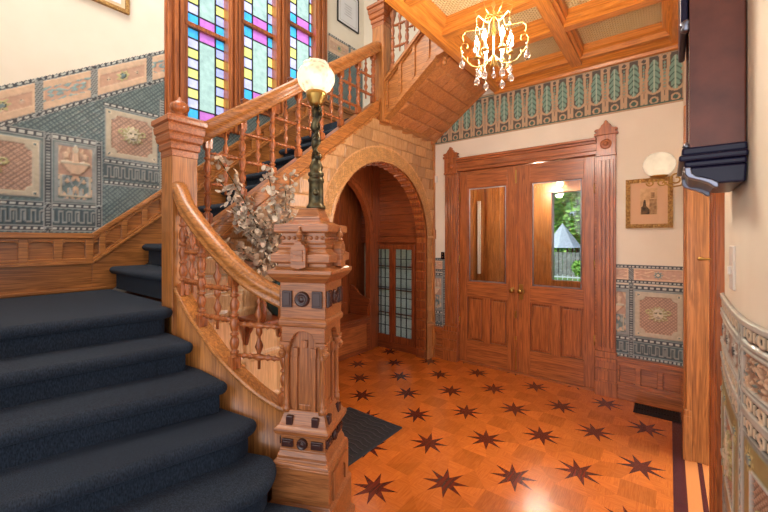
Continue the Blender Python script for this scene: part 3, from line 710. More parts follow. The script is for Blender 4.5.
for q in range(16):
    y = .90 + q * .15; z = 1.53 + WS * (y - .86)
    if y < 3.05:
        t.prism([(y, z - .20), (y + .045, z - .20 + WS * .045), (y + .045, z - .04 + WS * .045), (y, z - .04)], 'X', XW, XW + .042)
        t.prism([(y + .045, z - .08 + WS * .045), (y + .045, z - .04 + WS * .045), (y + .15, z - .04 + WS * .15), (y + .15, z - .08 + WS * .15), (y + .13, z - .055 + WS * .13), (y + .065, z - .055 + WS * .065)], 'X', XW, XW + .04)
t.prism([(.86, 1.33), (3.1, 1.33 + WS * 2.24), (3.1, 1.352 + WS * 2.24), (.86, 1.352)], 'X', XW, XW + .04)
t.box(XW, XW + .035, -.9, .95, 1.1, 1.12)
struct('baseboard_left', t, M['oakY'], bevel=.004)
# ================================================================== ARCH WALL beneath the upper flight
AY, AR, AZ = 3.115, .815, 1.50
SS = .763; szt = lambda y: 1.55 + SS * (y - 1.14)
w = MB()
res = 40
outer = []
yl, yr = AY - AR, AY + AR
def wallpoly(x0, x1, m):
    zt = lambda y: min(szt(y) - .05, 2.86)
    q = MB(); q.mat(m)
    # left block, right block, columns above the arch
    q.prism([(1.0, 0), (yl, 0), (yl, zt(yl)), (1.0, zt(1.0))], 'X', x0, x1)
    q.prism([(yr, 0), (YD, 0), (YD, 2.86), (yr, 2.86)], 'X', x0, x1)
    nn = 48
    for k in range(nn):
        a0, a1 = PI - PI * k / nn, PI - PI * (k + 1) / nn
        p0 = (AY + AR * math.cos(a0), AZ + AR * math.sin(a0)); p1 = (AY + AR * math.cos(a1), AZ + AR * math.sin(a1))
        q.prism([p0, p1, (p1[0], zt(p1[0])), (p0[0], zt(p0[0]))], 'X', x0, x1)
    return q
struct('wall_arch', wallpoly(XA - .14, XA, M['redZ']), M['redZ'])
# carved face of the arch wall
R = Relief(1.0, YD - .005, 0, 2.80, .0095)
U, V = R.U, R.V
d = np.hypot(U - AY, V - AZ); inner = np.where(V > AZ, d, abs(U - AY))
rs = np.random.RandomState(5)
bw, bh = .205, .125
row = np.floor(V / bh); uo = U + (np.mod(row, 2)) * bw / 2; colm = np.floor(uo / bw)
hv = (np.sin(row * 12.9898 + colm * 78.233) * 43758.5453) % 1
fu = np.mod(uo, bw) / bw; fv = np.mod(V, bh) / bh
R.H = .004 + .022 * (fu * (hv > .5) + (1 - fu) * (hv <= .5)) * (hv * .7 + .3) + .012 * fv; tone = .47 + .24 * hv
R.Cc[:] = tone[..., None] * np.array([1, .95, .88])
R.fill((fu < .04) | (fv < .06), np.array([.42, .34, .27]), 0)
lowpan = (V < .95) & (U < yl - .25)
R.fill(lowpan, np.array([1.0, .98, .96]), .004)
g = lowpan & ((np.mod(U, .29) < .05) | (np.mod(V + .05, .33) < .05)); R.fill(g, np.array([.86, .84, .80]), .016)
# speckled archivolt
nz = rs.rand(*U.shape); nz2 = np.sin(U * 140 + 3 * np.sin(V * 90)) * np.sin(V * 150 + 2 * np.sin(U * 110))
ring = (inner > AR) & (inner < AR + .155) & (V > AZ - .25)
R.fill(ring, np.array([.70, .62, .46]), .010); R.H[ring] += .006 * (nz2[ring] > .1); R.Cc[ring] *= (.74 + .3 * (nz2[ring] > .1))[:, None]
R.fill((abs(inner - AR - .012) < .014) & (V > 0), np.array([.62, .52, .40]), .022); R.fill((abs(inner - AR - .158) < .008) & (V > AZ - .25), np.array([.8, .75, .7]), .012)
side = (V <= AZ - .25) & (inner < AR + .17) & (inner > AR); R.fill(side, np.array([.70, .62, .52]), .012); R.fill(side & (abs(inner - AR - .08) < .055) & (np.mod(V, .30) > .05), np.array([.62, .54, .44]), .004)
R.fill(side & (V < .42), np.array([.6, .5, .4]), .02); R.fill(side & (abs(V - .42) < .02), np.array([.6, .5, .4]), .035); R.fill(side & (V < .14), np.array([.6, .5, .4]), .03)
m = (abs(V - 1.52) < .015) & (inner < AR + .2); R.fill(m, np.array([.8, .75, .7]), .03)
R.mask = ((inner > AR - .002)) & (V < np.minimum(szt(U) - .13, 2.74))
R.mesh('trim_14', lambda U, V, H: (XA + .001 + H, U, V), M['arch'])
# coffered soffit of the arch reveal
t = MB()
nb = 26
for k in range(nb):
    a0, a1 = PI * k / nb + .02, PI * (k + 1) / nb - .02
    for (r0, r1, x0, x1) in ((AR, AR - .022, XA - .13, XA - .01),):
        P = [(AY + r * math.cos(a), AZ + r * math.sin(a)) for r, a in ((r0, a0), (r0, a1), (r1, a1 - .02), (r1, a0 + .02))]; t.prism(P, 'X', x0, x1)
for k in range(12):
    z0 = k * .122 + .02
    for sy in (-1, 1):
        y = AY + sy * AR; t.box(XA - .13, XA - .01, y, y - sy * .018, z0, z0 + .09)
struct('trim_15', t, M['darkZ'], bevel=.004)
t = MB()
def band(dz0, dz1, x1):
    t.prism([(1.08, szt(1.08) + dz0), (3.05, szt(3.05) + dz0), (3.05, szt(3.05) + dz1), (1.08, szt(1.08) + dz1)], 'X', XA - .05, x1)
for dz0, dz1, x in ((-.02, .012, .045), (-.05, -.02, .03), (-.12, -.05, .018), (-.14, -.12, .03), (-.165, -.14, .02)): band(dz0, dz1, XA + x)
# crown beneath the soffit and corner post
t.prism([(XA, 2.70), (XA + .02, 2.70), (XA + .035, 2.73), (XA + .06, 2.745), (XA + .06, 2.775), (XA, 2.80)], 'Y', 2.98, YD)
string2 = t
struct('trim_16', MB().box(XA - .01, XA + .035, YD - .04, YD, 0, 2.72).box(XA - .01, XA + .05, YD - .06, YD, 0, .4).box(XA - .01, XA + .045, YD - .05, YD, 1.5, 1.62), M['oakZ'], bevel=.003)
# ================================================================== NOOK under the stairs
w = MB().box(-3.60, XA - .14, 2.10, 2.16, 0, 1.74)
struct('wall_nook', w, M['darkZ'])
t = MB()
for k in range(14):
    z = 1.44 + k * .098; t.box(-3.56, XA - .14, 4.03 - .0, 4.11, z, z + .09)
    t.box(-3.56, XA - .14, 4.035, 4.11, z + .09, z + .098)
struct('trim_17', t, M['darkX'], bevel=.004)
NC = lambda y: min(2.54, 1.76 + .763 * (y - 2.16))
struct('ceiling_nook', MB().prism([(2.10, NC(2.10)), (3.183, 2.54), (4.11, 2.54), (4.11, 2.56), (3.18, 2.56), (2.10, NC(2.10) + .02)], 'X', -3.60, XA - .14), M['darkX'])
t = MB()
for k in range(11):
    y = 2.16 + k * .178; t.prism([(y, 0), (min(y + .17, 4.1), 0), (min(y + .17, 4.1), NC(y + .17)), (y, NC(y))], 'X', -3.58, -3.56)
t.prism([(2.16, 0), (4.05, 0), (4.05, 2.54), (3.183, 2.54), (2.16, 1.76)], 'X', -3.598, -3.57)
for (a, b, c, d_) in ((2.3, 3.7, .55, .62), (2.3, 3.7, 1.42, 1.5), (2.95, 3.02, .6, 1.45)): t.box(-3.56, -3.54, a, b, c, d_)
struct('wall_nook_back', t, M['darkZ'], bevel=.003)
# inner arch screen over the bench
t = MB(); BY, BR, BZ = 3.04, .76, 1.58; nn = 30
for k in range(22):
    a0, a1 = PI * k / nn, PI * (k + 1) / nn
    for r0, r1, x1 in ((BR, BR + .09, -3.20), (BR - .02, BR + .025, -3.18), (BR + .06, BR + .10, -3.185)):
        t.prism([(BY + r * math.cos(a), BZ + r * math.sin(a)) for r, a in ((r0, a0), (r1, a0), (r1, a1), (r0, a1))], 'X', -3.26, x1)
    a = (a0 + a1) / 2
    p0, p1 = [(BY + (BR + .05) * math.cos(q), BZ + (BR + .05) * math.sin(q)) for q in (a0, a1)]
    t.prism([p0, p1, (p1[0], max(NC(p1[0]) - .01, p1[1] + .001)), (p0[0], max(NC(p0[0]) - .01, p0[1] + .001))], 'X', -3.26, -3.215)
for sy in (-1, 1):
    y = BY + sy * BR; t.box(-3.26, -3.20, y, y + sy * .09, .0, BZ); t.box(-3.26, -3.18, y - sy * .02, y + sy * .025, .0, BZ); t.box(-3.26, -3.17, y - sy * .02, y + sy * .10, 1.5, 1.56)
    t.box(-3.26, -3.215, y + sy * .08, (4.03 if sy > 0 else 2.16), 0, 2.53 if sy > 0 else 1.75)
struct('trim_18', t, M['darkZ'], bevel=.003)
# ================================================================== STAIRCASE
st = thing('staircase', 'oak staircase with dark navy carpeted steps turning at a landing', 'staircase', (-2.4, 1.0, 0))
def roundpoly(pts, corners, r=.06, n=5):
    out = []
    for i, p in enumerate(pts):
        if i in corners:
            p0, p1, p2 = Vector(pts[i - 1]), Vector(p), Vector(pts[(i + 1) % len(pts)])
            rr = min(r, (p0 - p1).length * .48, (p2 - p1).length * .48); a = p1 + (p0 - p1).normalized() * rr; b = p1 + (p2 - p1).normalized() * rr
            for k in range(n + 1):
                t = k / n; q = a * (1 - t) ** 2 + p1 * 2 * t * (1 - t) + b * t * t; out.append((q.x, q.y))
        else: out.append(tuple(p))
    return out
def inset(poly, d):
    n = len(poly); out = []
    ar = sum(poly[i][0] * poly[(i + 1) % n][1] - poly[(i + 1) % n][0] * poly[i][1] for i in range(n)); sg = 1 if ar > 0 else -1
    for i in range(n):
        p0, p1, p2 = Vector(poly[i - 1]), Vector(poly[i]), Vector(poly[(i + 1) % n])
        a = (p1 - p0).normalized(); b = (p2 - p1).normalized(); na = Vector((-a.y, a.x)) * sg; nb = Vector((-b.y, b.x)) * sg
        m = na + nb; m = m / max(m.length_squared / 2, .3) if m.length > 1e-6 else na
        out.append((p1.x + m.x * d, p1.y + m.y * d))
    return out
def carpet_step(poly, z, rise, parent, name='carpeted_step', th=.062, nose=.03):
    q = MB(); loops = []
    r = th / 2
    for k in range(9):
        a = -PI / 2 + PI * k / 8; loops.append((inset(poly, r * (1 - math.cos(a)) * 1.0), z - r + r * math.sin(a)))
    n = len(poly); v = []
    for lp, zz in loops: v += [(x, y, zz) for x, y in lp]
    f = [tuple(range(n - 1, -1, -1))]
    for i in range(len(loops) - 1):
        for k in range(n):
            j = (k + 1) % n; f.append((i * n + k, i * n + j, (i + 1) * n + j, (i + 1) * n + k))
    m = n * (len(loops) - 1); f.append(tuple(range(m, m + n)))
    q.add(v, f, True)
    q.prism(inset(poly, nose + .008), 'Z', z - rise, z - th * .6)
    return q.build(name, M['carpet'], parent, fix=True)
front = [ # z, front path points from the near side to the tip
 (1.10, [(-2.43, -.88), (-2.40, .05), (-2.36, .30), (-2.27, .89)], -3.56),
 (.95, [(-2.20, -.88), (-2.14, .10), (-2.12, .30), (-1.99, .925)], -2.5),
 (.80, [(-2.00, -.88), (-1.92, .08), (-1.88, .30), (-1.695, .955)], -2.3),
 (.65, [(-1.78, -.88), (-1.68, .10), (-1.60, .45), (-1.49, .90), (-1.53, 1.01)], -2.1),
 (.50, [(-1.52, -.88), (-1.42, .10), (-1.35, .50), (-1.285, .88), (-1.36, .985), (-1.45, 1.03)], -1.9),
 (.35, [(-1.24, -.88), (-1.15, .10), (-1.08, .50), (-1.00, .86), (-1.05, 1.0), (-1.20, 1.06)], -1.7),
 (.175, [(-.98, -.88), (-.90, .10), (-.83, .45), (-.76, .80), (-.80, .98), (-.98, 1.08), (-1.14, 1.12)], -1.4)]
for z, fr, xb in front:
    last = fr[-1]; pts = [(xb, -.88)] + fr
    if z == 1.10: pts += [(-2.33, .93), (-2.48, 1.0), (-2.48, 1.0), (xb, 1.0)]; pts = [(xb, -.88)] + fr + [(-2.30, .935), (-2.47, .94), (-2.47, .99), (xb, .99)]
    else: pts += [(min(last[0] - .12, xb + .3), .965 if z < .9 else .935), (xb, .935)]
    cor = [len(fr)] + ([len(fr) - 1] if len(fr) > 4 else [])
    pp = roundpoly(pts, [i for i in range(2, len(fr) + 1)], .05)
    carpet_step(pp, z, z if z < .3 else (.15 if z > .4 else .175), st)
# upper flight
UR = .18; UT = .2325
for k in range(9):
    y0 = 1.0 + UT * k; z = 1.10 + UR * (k + 1)
    poly = [(-3.57, y0 - .03), (XA - .055, y0 - .03), (XA - .055, y0 + UT + .03), (-3.57, y0 + UT + .03)]
    carpet_step(poly, z, UR, st)
MB().box(-3.57, XA - .055, 3.09, YD - .01, 2.82, 2.9).build('upper_landing', M['carpet'], st)
string2.build('stringer', M['oakY'], st, bevel=.003)
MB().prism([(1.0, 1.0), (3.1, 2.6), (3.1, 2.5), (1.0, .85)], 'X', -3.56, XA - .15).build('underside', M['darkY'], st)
# curved string of the lower flight
spath = [(-2.36, .985, 1.215), (-2.18, .975, 1.09), (-2.0, .985, .965), (-1.86, 1.0, .87), (-1.74, 1.03, .79), (-1.62, 1.07, .715), (-1.52, 1.12, .66), (-1.45, 1.17, .625)]
def smooth(path, n=5):
    P = [Vector(p) for p in path]; out = []
    for i in range(len(P) - 1):
        p0, p1, p2, p3 = P[max(i - 1, 0)], P[i], P[i + 1], P[min(i + 2, len(P) - 1)]
        for k in range(n):
            t = k / n; out.append(.5 * ((2 * p1) + (-p0 + p2) * t + (2 * p0 - 5 * p1 + 4 * p2 - p3) * t * t + (-p0 + 3 * p1 - 3 * p2 + p3) * t ** 3))
    out.append(P[-1]); return out
sp = smooth(spath)
q = MB(); v = []; n = len(sp)
for i, p in enumerate(sp):
    t = (sp[min(i + 1, n - 1)] - sp[max(i - 1, 0)]); t.z = 0; t.normalize(); s_ = Vector((-t.y, t.x, 0))
    for off, zz in ((-.018, 0), (-.018, p.z), (.03, p.z), (.03, 0)): c = p + s_ * off; v.append((c.x, c.y, zz))
f = []
for i in range(n - 1):
    for k in range(4):
        j = (k + 1) % 4; f.append((4 * i + k, 4 * i + j, 4 * i + 4 + j, 4 * i + 4 + k))
f += [(0, 1, 2, 3), (4 * n - 4, 4 * n - 1, 4 * n - 2, 4 * n - 3)]
q.add(v, f, True); so = q.build('stringer', M['oakZ'], st)
q = MB(); q.sweep([(-.048, 0), (-.055, .012), (-.048, .024), (.03, .024), (.036, .012), (.03, 0)], [p for p in sp]); q.sweep([(-.03, -.05), (-.036, -.04), (-.03, -.03), (0, -.03), (0, -.05)], sp)
q.build('stringer_cap', M['oakX'], st, bevel=.002)
# third flight: closed string with sunk panels and panelled soffit
s3b = lambda x: 2.765 + .745 * (x + 2.33); s3t = lambda x: 3.17 + .81 * (x + 2.33)
q = MB(); q.prism([(-2.33, s3b(-2.33)), (-1.62, s3b(-1.62)), (-1.50, 3.33), (-1.50, s3t(-1.5)), (-2.33, s3t(-2.33))], 'Y', 3.03, 3.09)
for dz0, dz1, y in ((-.02, .03, 2.995), (.03, .055, 3.01)):
    q.prism([(-2.33, s3b(-2.33) + dz0), (-1.66, s3b(-1.66) + dz0), (-1.66, s3b(-1.66) + dz1), (-2.33, s3b(-2.33) + dz1)], 'Y', y, 3.10)
for dz0, dz1, y in ((-.04, 0, 2.99), (-.06, -.04, 3.01)):
    q.prism([(-2.33, s3t(-2.33) + dz0), (-1.60, s3t(-1.60) + dz0), (-1.60, s3t(-1.60) + dz1), (-2.33, s3t(-2.33) + dz1)], 'Y', y, 3.05)
for k in range(5):
    x = -2.33 + k * .165; q.prism([(x, s3b(x) + .06), (x + .035, s3b(x + .035) + .06), (x + .035, s3t(x + .035) - .05), (x, s3t(x) - .05)], 'Y', 3.012, 3.05)
q.prism([(-1.72, 3.20), (-1.66, 3.205), (-1.60, 3.225), (-1.555, 3.235), (-1.55, 3.28), (-1.60, 3.30), (-1.68, 3.29), (-1.72, 3.26)], 'Y', 2.975, 3.06)
q.build('stringer', M['oakX'], st, bevel=.003)
q = MB(); q.lathe([(-.075, .004), (-.07, .014), (-.05, .026), (-.03, .02), (-.022, .01), (-.015, .02), (0, .022)], (-1.665, 3.06, 3.205), 'Z', 12); q.build('pendant_drop', M['oakZ'], st)
R = Relief(0, 1.02, 3.075, YD - .01, .0095)  # u along slope
sb0 = 2.755
U, V = R.U, R.V; bh, bw = .145, .17
row = np.floor(U / bh); uo = V + np.mod(row, 2) * bw / 2; colm = np.floor(uo / bw); hv = (np.sin(row * 12.98 + colm * 78.23 + 2) * 43758.54) % 1
fu = np.mod(uo, bw) / bw; fv = np.mod(U, bh) / bh
R.H = .006 + .026 * fv * (hv > .4) + .022 * fu * (hv <= .6); R.Cc[:] = (.74 + .26 * hv)[..., None]
R.fill((fu < .05) | (fv < .06), np.array([.6, .55, .5]), 0); R.fill((V > YD - .06) | (V < 3.11), np.array([1, 1, 1]), .02)
ca, sa = math.cos(math.atan(.72)), math.sin(math.atan(.72))
R.mesh('soffit', lambda U, V, H: (-2.37 + U * ca + H * sa, V, sb0 + U * sa - H * ca), M['soffit'], parent=st)
MB().prism([(-2.40, 2.76), (-1.56, 2.76 + .72 * .84), (-1.56, 3.6), (-2.40, 3.05)], 'Y', 3.08, YD - .005).build('stair_carriage', M['white'], st)
for k in range(4):
    x = -2.37 + k * .23; carpet_step([(x - .03, 3.08), (x - .03, YD - .01), (x + .26, YD - .01), (x + .26, 3.08)], 3.08 + .18 * k, .18, st)
# ================================================================== NEWEL POSTS, RAILS, BALUSTERS
def small_newel(cx, cy, z0, ztop, label, ball=True):
    r = thing('newel_post', label, 'newel post', (cx, cy, z0))
    MB().sq([(z0, .075), (ztop - .235, .075)], (cx, cy)).build('shaft', M['oakZ'], r, bevel=.004)
    MB().sq([(ztop - .24, .078), (ztop - .20, .078), (ztop - .195, .086), (ztop - .165, .088), (ztop - .155, .084), (ztop - .145, .096), (ztop - .115, .102), (ztop - .105, .098), (ztop - .095, .106), (ztop - .06, .110), (ztop - .05, .106), (ztop - .04, .118), (ztop - .012, .118), (ztop, .104), (ztop + .02, .06)], (cx, cy)).build('cap', M['redX'], r, bevel=.003)
    if ball: MB().lathe([(0, .05), (.015, .05), (.02, .03), (.035, .025), (.045, .045), (.065, .055), (.09, .05), (.105, .03), (.115, .014), (.135, .006)], (cx, cy, ztop + .01), 'Z', 16).build('ball_finial', M['redZ'], r)
    return r
small_newel(-2.40, 1.015, .86, 2.235, 'plain square oak newel post with ball finial at the corner of the lower landing')
small_newel(-2.40, 3.05, 2.72, 3.96, 'square oak newel post high up where the stair turns over the hall')
def turned(h, r=.02):
    """turned baluster profile from 0 to h"""
    b = [(0, 1), (.13, 1), (.135, .7), (.15, .55), (.16, .95), (.175, .95), (.185, .5), (.21, .75), (.26, 1.0), (.30, .85), (.335, .5), (.345, .9), (.36, .9), (.37, .5), (.40, .8), (.46, 1.02), (.50, .8), (.53, .5), (.54, .95), (.56, .95), (.57, .5), (.61, .85), (.67, 1.0), (.72, .6), (.735, .5), (.745, .95), (.765, .95), (.775, .55), (.80, .75), (.84, .6), (.86, 1), (1, 1)]
    return [(a * h, q * r) for a, q in b]
def bead_spindle(h, r=.019):
    b = [(0, .4), (.10, .4), (.13, .8), (.16, .4), (.20, .5), (.28, 1.15), (.36, .5), (.40, .4), (.44, .9), (.5, .9), (.54, .4), (.60, .5), (.68, 1.15), (.76, .5), (.8, .4), (.84, .8), (.87, .4), (1, .4)]
    return [(a * h, q * r) for a, q in b]
def rung_prof(L, r=.0175):
    b = [(0, .45), (.12, .5), (.16, .9), (.2, .6), (.26, .6), (.3, 1.0), (.36, .6), (.42, .8), (.5, 1.15), (.58, .8), (.64, .6), (.7, 1.0), (.74, .6), (.8, .6), (.84, .9), (.88, .5), (1, .45)]
    return [(a * L, q * r) for a, q in b]
def lathe_between(p, q, prof):
    p, q = Vector(p), Vector(q); d = q - p; mb = MB(); mb.T = Matrix.Translation(p) @ d.to_track_quat('Z', 'Y').to_matrix().to_4x4()
    mb.lathe(prof, (0, 0, 0), 'Z', 10); return mb
RAIL = [(-.032, -.045), (-.036, -.03), (-.026, -.02), (-.038, -.005), (-.042, .012), (-.034, .03), (-.015, .042), (.015, .042), (.034, .03), (.042, .012), (.038, -.005), (.026, -.02), (.036, -.03), (.032, -.045)]
def baluster(p, h, par, r=.021):
    r *= 1.22
    mb = MB(); x, y, z = p; b = .0
    mb.lathe(turned(h, r), (x, y, z), 'Z', 12); mb.box(x - r * .92, x + r * .92, y - r * .92, y + r * .92, z, z + h * .12); mb.box(x - r * .92, x + r * .92, y - r * .92, y + r * .92, z + h * .87, z + h)
    return mb.build('baluster', M['redZ'], par, fix=True)
def bay(p0, h0, p1, h1, par, rungs=(.20, .62)):
    """thin crossing spindle and two beaded rungs between two balusters"""
    p0, p1 = Vector(p0), Vector(p1); m = (p0 + p1) / 2; hm = (h0 + h1) / 2
    zr = [p0.z * .5 + p1.z * .5 + hm * f for f in rungs]
    for z in zr:
        a = Vector((p0.x, p0.y, z)); b = Vector((p1.x, p1.y, z)); d = (b - a).normalized() * .015
        lathe_between(a + d, b - d, rung_prof((b - a).length - .03)).build('rung', M['redX'], par)
    lathe_between((m.x, m.y, zr[0] - .06), (m.x, m.y, m.z + hm), bead_spindle(m.z + hm - zr[0] + .06)).build('spindle', M['redZ'], par)
# lower curved balustrade
lb = thing('balustrade', 'curved oak balustrade sweeping from the landing post down to the large carved newel', 'balustrade', (-1.9, 1.0, .9))
rp = [(-2.345, .985, 1.80), (-2.32, .98, 1.80), (-2.27, .975, 1.755), (-2.18, .97, 1.67), (-2.0, .98, 1.535), (-1.86, 1.0, 1.43), (-1.74, 1.03, 1.34), (-1.62, 1.07, 1.265), (-1.52, 1.12, 1.215), (-1.44, 1.155, 1.18)]
q = MB(); q.sweep(RAIL, smooth(rp, 5), smooth=True); q.build('handrail', M['oakX'], lb)
fb = [(0.10), (.30), (.58), (.93)]
def at_path(path, s_):
    P = [Vector(p) for p in path]; L = [0]
    for i in range(1, len(P)): L.append(L[-1] + math.hypot(P[i].x - P[i - 1].x, P[i].y - P[i - 1].y))
    t = s_ * L[-1]
    for i in range(1, len(P)):
        if t <= L[i] + 1e-9: k = (t - L[i - 1]) / (L[i] - L[i - 1] + 1e-9); return P[i - 1].lerp(P[i], k)
    return P[-1]
def z_at(path, x):
    P = smooth(path, 5)
    for i in range(1, len(P)):
        if P[i].x >= x >= P[i - 1].x: k = (x - P[i - 1].x) / (P[i].x - P[i - 1].x + 1e-9); return P[i - 1].z + (P[i].z - P[i - 1].z) * k
    return P[-1].z
pp = []
for s_ in (.10, .33, .62, .93):
    p = at_path(sp, s_); p = p.copy(); p.z += .02; top = z_at(rp, p.x) - .035; pp.append((p, top - p.z)); baluster(p, top - p.z, lb, .02)
for i in range(3): bay(pp[i][0], pp[i][1], pp[i + 1][0], pp[i + 1][1], lb, (.30, .62))
# upper balustrade
ub = thing('balustrade', 'straight oak balustrade of the upper flight in front of the stained glass windows', 'balustrade', (XA, 2.0, 2.0))
rz = lambda y: 2.205 + (3.44 - 2.205) * (y - 1.17) / (2.87 - 1.17)
q = MB(); q.sweep([(a * 1.15, b * 1.25) for a, b in RAIL], [(XA, 1.09, rz(1.09)), (XA, 2.5, rz(2.5)), (XA, 2.84, rz(2.84)), (XA, 2.95, rz(2.95) - .0), (XA, 2.975, rz(2.975) - .01)], smooth=True); q.build('handrail', M['oakY'], ub)
ys = [1.19, 1.44, 1.69, 1.94, 2.19, 2.43, 2.67, 2.90]; prev = None
for y in ys:
    p = Vector((XA, y, szt(y) + .01)); h = rz(y) - .05 - p.z; baluster(p, h, ub, .02)
    if prev: bay(prev[0], prev[1], p, h, ub, (.30, .66))
    prev = (p, h)
# top balustrade
tb = thing('balustrade', 'short oak balustrade above the panelled string near the ceiling opening', 'balustrade', (-2.0, 3.05, 3.5))
q = MB(); q.sweep(RAIL, [(-2.33, 3.05, 3.86), (-1.62, 3.05, 3.86 + .8 * .71)], smooth=True); q.build('handrail', M['redX'], tb)
prev = None
for x in (-2.26, -2.08, -1.90, -1.72):
    p = Vector((x, 3.05, s3t(x))); h = 3.86 + .8 * (x + 2.33) - .04 - p.z; baluster(p, h, tb, .018)
    if prev: bay(prev[0], prev[1], p, h, tb, (.28, .62))
    prev = (p, h)
# ---- the large carved newel (local frame, turned towards the hall)
NA = math.radians(25.4); NP = (-1.356, 1.179)
nw = thing('newel_post', 'large carved oak newel post with arched niches carrying the bronze lamp', 'newel post', (NP[0], NP[1], 0), NA)
def nb(mb, name, mat, bev=.003, par=None, **k): return mb.build(name, mat, par or nw, bevel=bev, local=True, **k)
nb(MB().sq([(0, .165), (.13, .165), (.15, .15), (.30, .15), (.32, .138), (.475, .138)]).sq([(.475, .138), (.49, .134), (.50, .122), (.515, .120), (.535, .112), (.545, .112)]), 'plinth', M['nwX'], .004)
q = MB()
for rot in range(4):
    q.T = Matrix.Rotation(rot * PI / 2, 4, 'Z')
    pts = [(-.10, .33), (-.10, .455), (.10, .455), (.10, .33), (.065, .33)] + [(.065 * math.cos(a), .385 + .045 * math.sin(a)) for a in [PI * k / 8 for k in range(9)]] + [(-.065, .33)]
    if rot == 1: q.prism(pts, 'Y', -.148, -.136)
q.T = None; nb(q, 'plinth_panel', M['nwZ'])
nb(MB().sq([(.54, .108), (.605, .108)]).sq([(.605, .112), (.615, .128), (.632, .132), (.642, .130), (.65, .118), (.66, .112), (.715, .094)]), 'base_moulding', M['nwX'])
def bosses(z0, z1, w, r, sq_w, name):
    par = None
    for rot in (0, 1, 3):
        T = Matrix.Rotation(rot * PI / 2, 4, 'Z')
        for sx in (-1, 1):
            q = MB(); q.T = T; cx = sx * (w * .66); q.box(cx - sq_w, cx + sq_w, -w - .010, -w, z0 + .01, z1 - .01); q.box(cx - sq_w * .7, cx + sq_w * .7, -w - .014, -w - .01, z0 + .018, z1 - .018); nb(q, 'square_boss', M['darkpanel'], .004)
        q = MB(); q.T = T; zc = (z0 + z1) / 2; q.lathe([(-.016, .004), (-.015, r * .3), (-.010, r * .35), (-.010, r * .55), (-.016, r * .7), (-.014, r * .9), (0, r)], (0, -w, zc), 'Y', 18)
        nb(q, 'rosette_boss', M['darkpanel'], 0)
bosses(.545, .60, .108, .026, .028, 'b')
for k in range(4):
    for sx in (-.078, .046):
        q = MB(); q.T = Matrix.Rotation(k * PI / 2, 4, 'Z'); q.box(sx, sx + .032, -.118, -.098, .655, .695)
        if k in (0, 1): nb(q, 'foot_boss', M['darkpanel'], .003)
nb(MB().sq([(.70, .080), (1.10, .080)]), 'shaft', M['nwZ'], .003)
for rot in range(4):
    T = Matrix.Rotation(rot * PI / 2, 4, 'Z')
    q = MB(); q.T = T; q.lathe([(0, .019), (.02, .019), (.025, .014), (.035, .018), (.045, .014), (.06, .013), (.24, .0125), (.25, .017), (.26, .013), (.275, .015), (.30, .022), (.315, .022)], (-.088, -.088, .705), 'Z', 12); nb(q, 'colonnette', M['nwZ'], 0)
    q = MB(); q.T = T; q.box(-.112, -.062, -.112, -.062, 1.015, 1.03)
    q.lathe([(0, .006), (.012, .016), (.03, .018), (.04, .008), (.05, .012), (.06, .004)], (-.10, -.108, .955), 'Z', 8); nb(q, 'capital', M['nwX'], .002)
    if rot in (0, 1, 3):
        q = MB(); q.T = T
        pts = [(-.105, 1.03), (-.105, 1.10), (.105, 1.10), (.105, 1.03), (.058, 1.03), (.058, 1.04)] + [(.05 * math.cos(a), 1.045 + .035 * math.sin(a)) for a in [PI * k / 8 for k in range(9)]] + [(-.058, 1.04), (-.058, 1.03)]
        q.prism(pts, 'Y', -.106, -.080); nb(q, 'niche_arch', M['nwX'])
        q = MB(); q.T = T
        for sx in (-1, 1): q.box(sx * .045 - .011, sx * .045 + .011, -.092, -.078, .71, .965); q.box(sx * .045 - .014, sx * .045 + .014, -.096, -.078, .955, 1.0)
        q.box(-.013, .013, -.090, -.078, 1.0, 1.035); q.box(-.03, .03, -.086, -.078, .715, .74); nb(q, 'niche_strips', M['nwZ'])
nb(MB().sq([(1.098, .106), (1.105, .116), (1.125, .118), (1.135, .112), (1.14, .108)]), 'collar', M['nwX'])
nb(MB().sq([(1.138, .110), (1.305, .110)]), 'box', M['nwX'])
bosses(1.18, 1.275, .110, .036, .024, 'b')
nb(MB().sq([(1.30, .110), (1.31, .122), (1.325, .140), (1.345, .152), (1.36, .152), (1.365, .134), (1.375, .126)]).sq([(1.372, .118), (1.39, .118), (1.395, .140), (1.43, .142), (1.44, .124), (1.455, .112), (1.46, .118), (1.475, .118), (1.48, .106), (1.53, .106)]), 'cornice', M['nwX'])
q = MB()
for rot in range(4):
    q.T = Matrix.Rotation(rot * PI / 2, 4, 'Z')
    for k in range(8): q.sphere((-.094 + k * .027, -.108, 1.505), .009, 8, 6)
q.T = None; nb(q, 'bead_row', M['nwX'], 0)
nb(MB().sq([(1.528, .124), (1.533, .132), (1.563, .132), (1.567, .126)]).sq([(1.566, .108), (1.585, .066), (1.60, .064), (1.602, .060), (1.645, .045)]), 'cap', M['nwX'])
for rot in (0, 1, 3):
    q = MB(); q.T = Matrix.Rotation(rot * PI / 2, 4, 'Z')
    q.prism([(-.036, 1.375), (-.036, 1.455), (-.028, 1.475), (-.02, 1.475), (-.012, 1.49), (.012, 1.49), (.02, 1.475), (.028, 1.475), (.036, 1.455), (.036, 1.375), (.0, 1.365)], 'Y', -.156, -.12)
    q.box(-.022, .022, -.160, -.155, 1.40, 1.425); q.box(-.022, .022, -.160, -.155, 1.43, 1.45)
    q.lathe([(0, .006), (.01, .016), (.016, .008), (.03, .017), (.04, .014), (.05, .005), (.06, .006), (.068, .002)], (0, -.140, 1.488), 'Z', 10); nb(q, 'carved_shield', M['nwX'], .002)
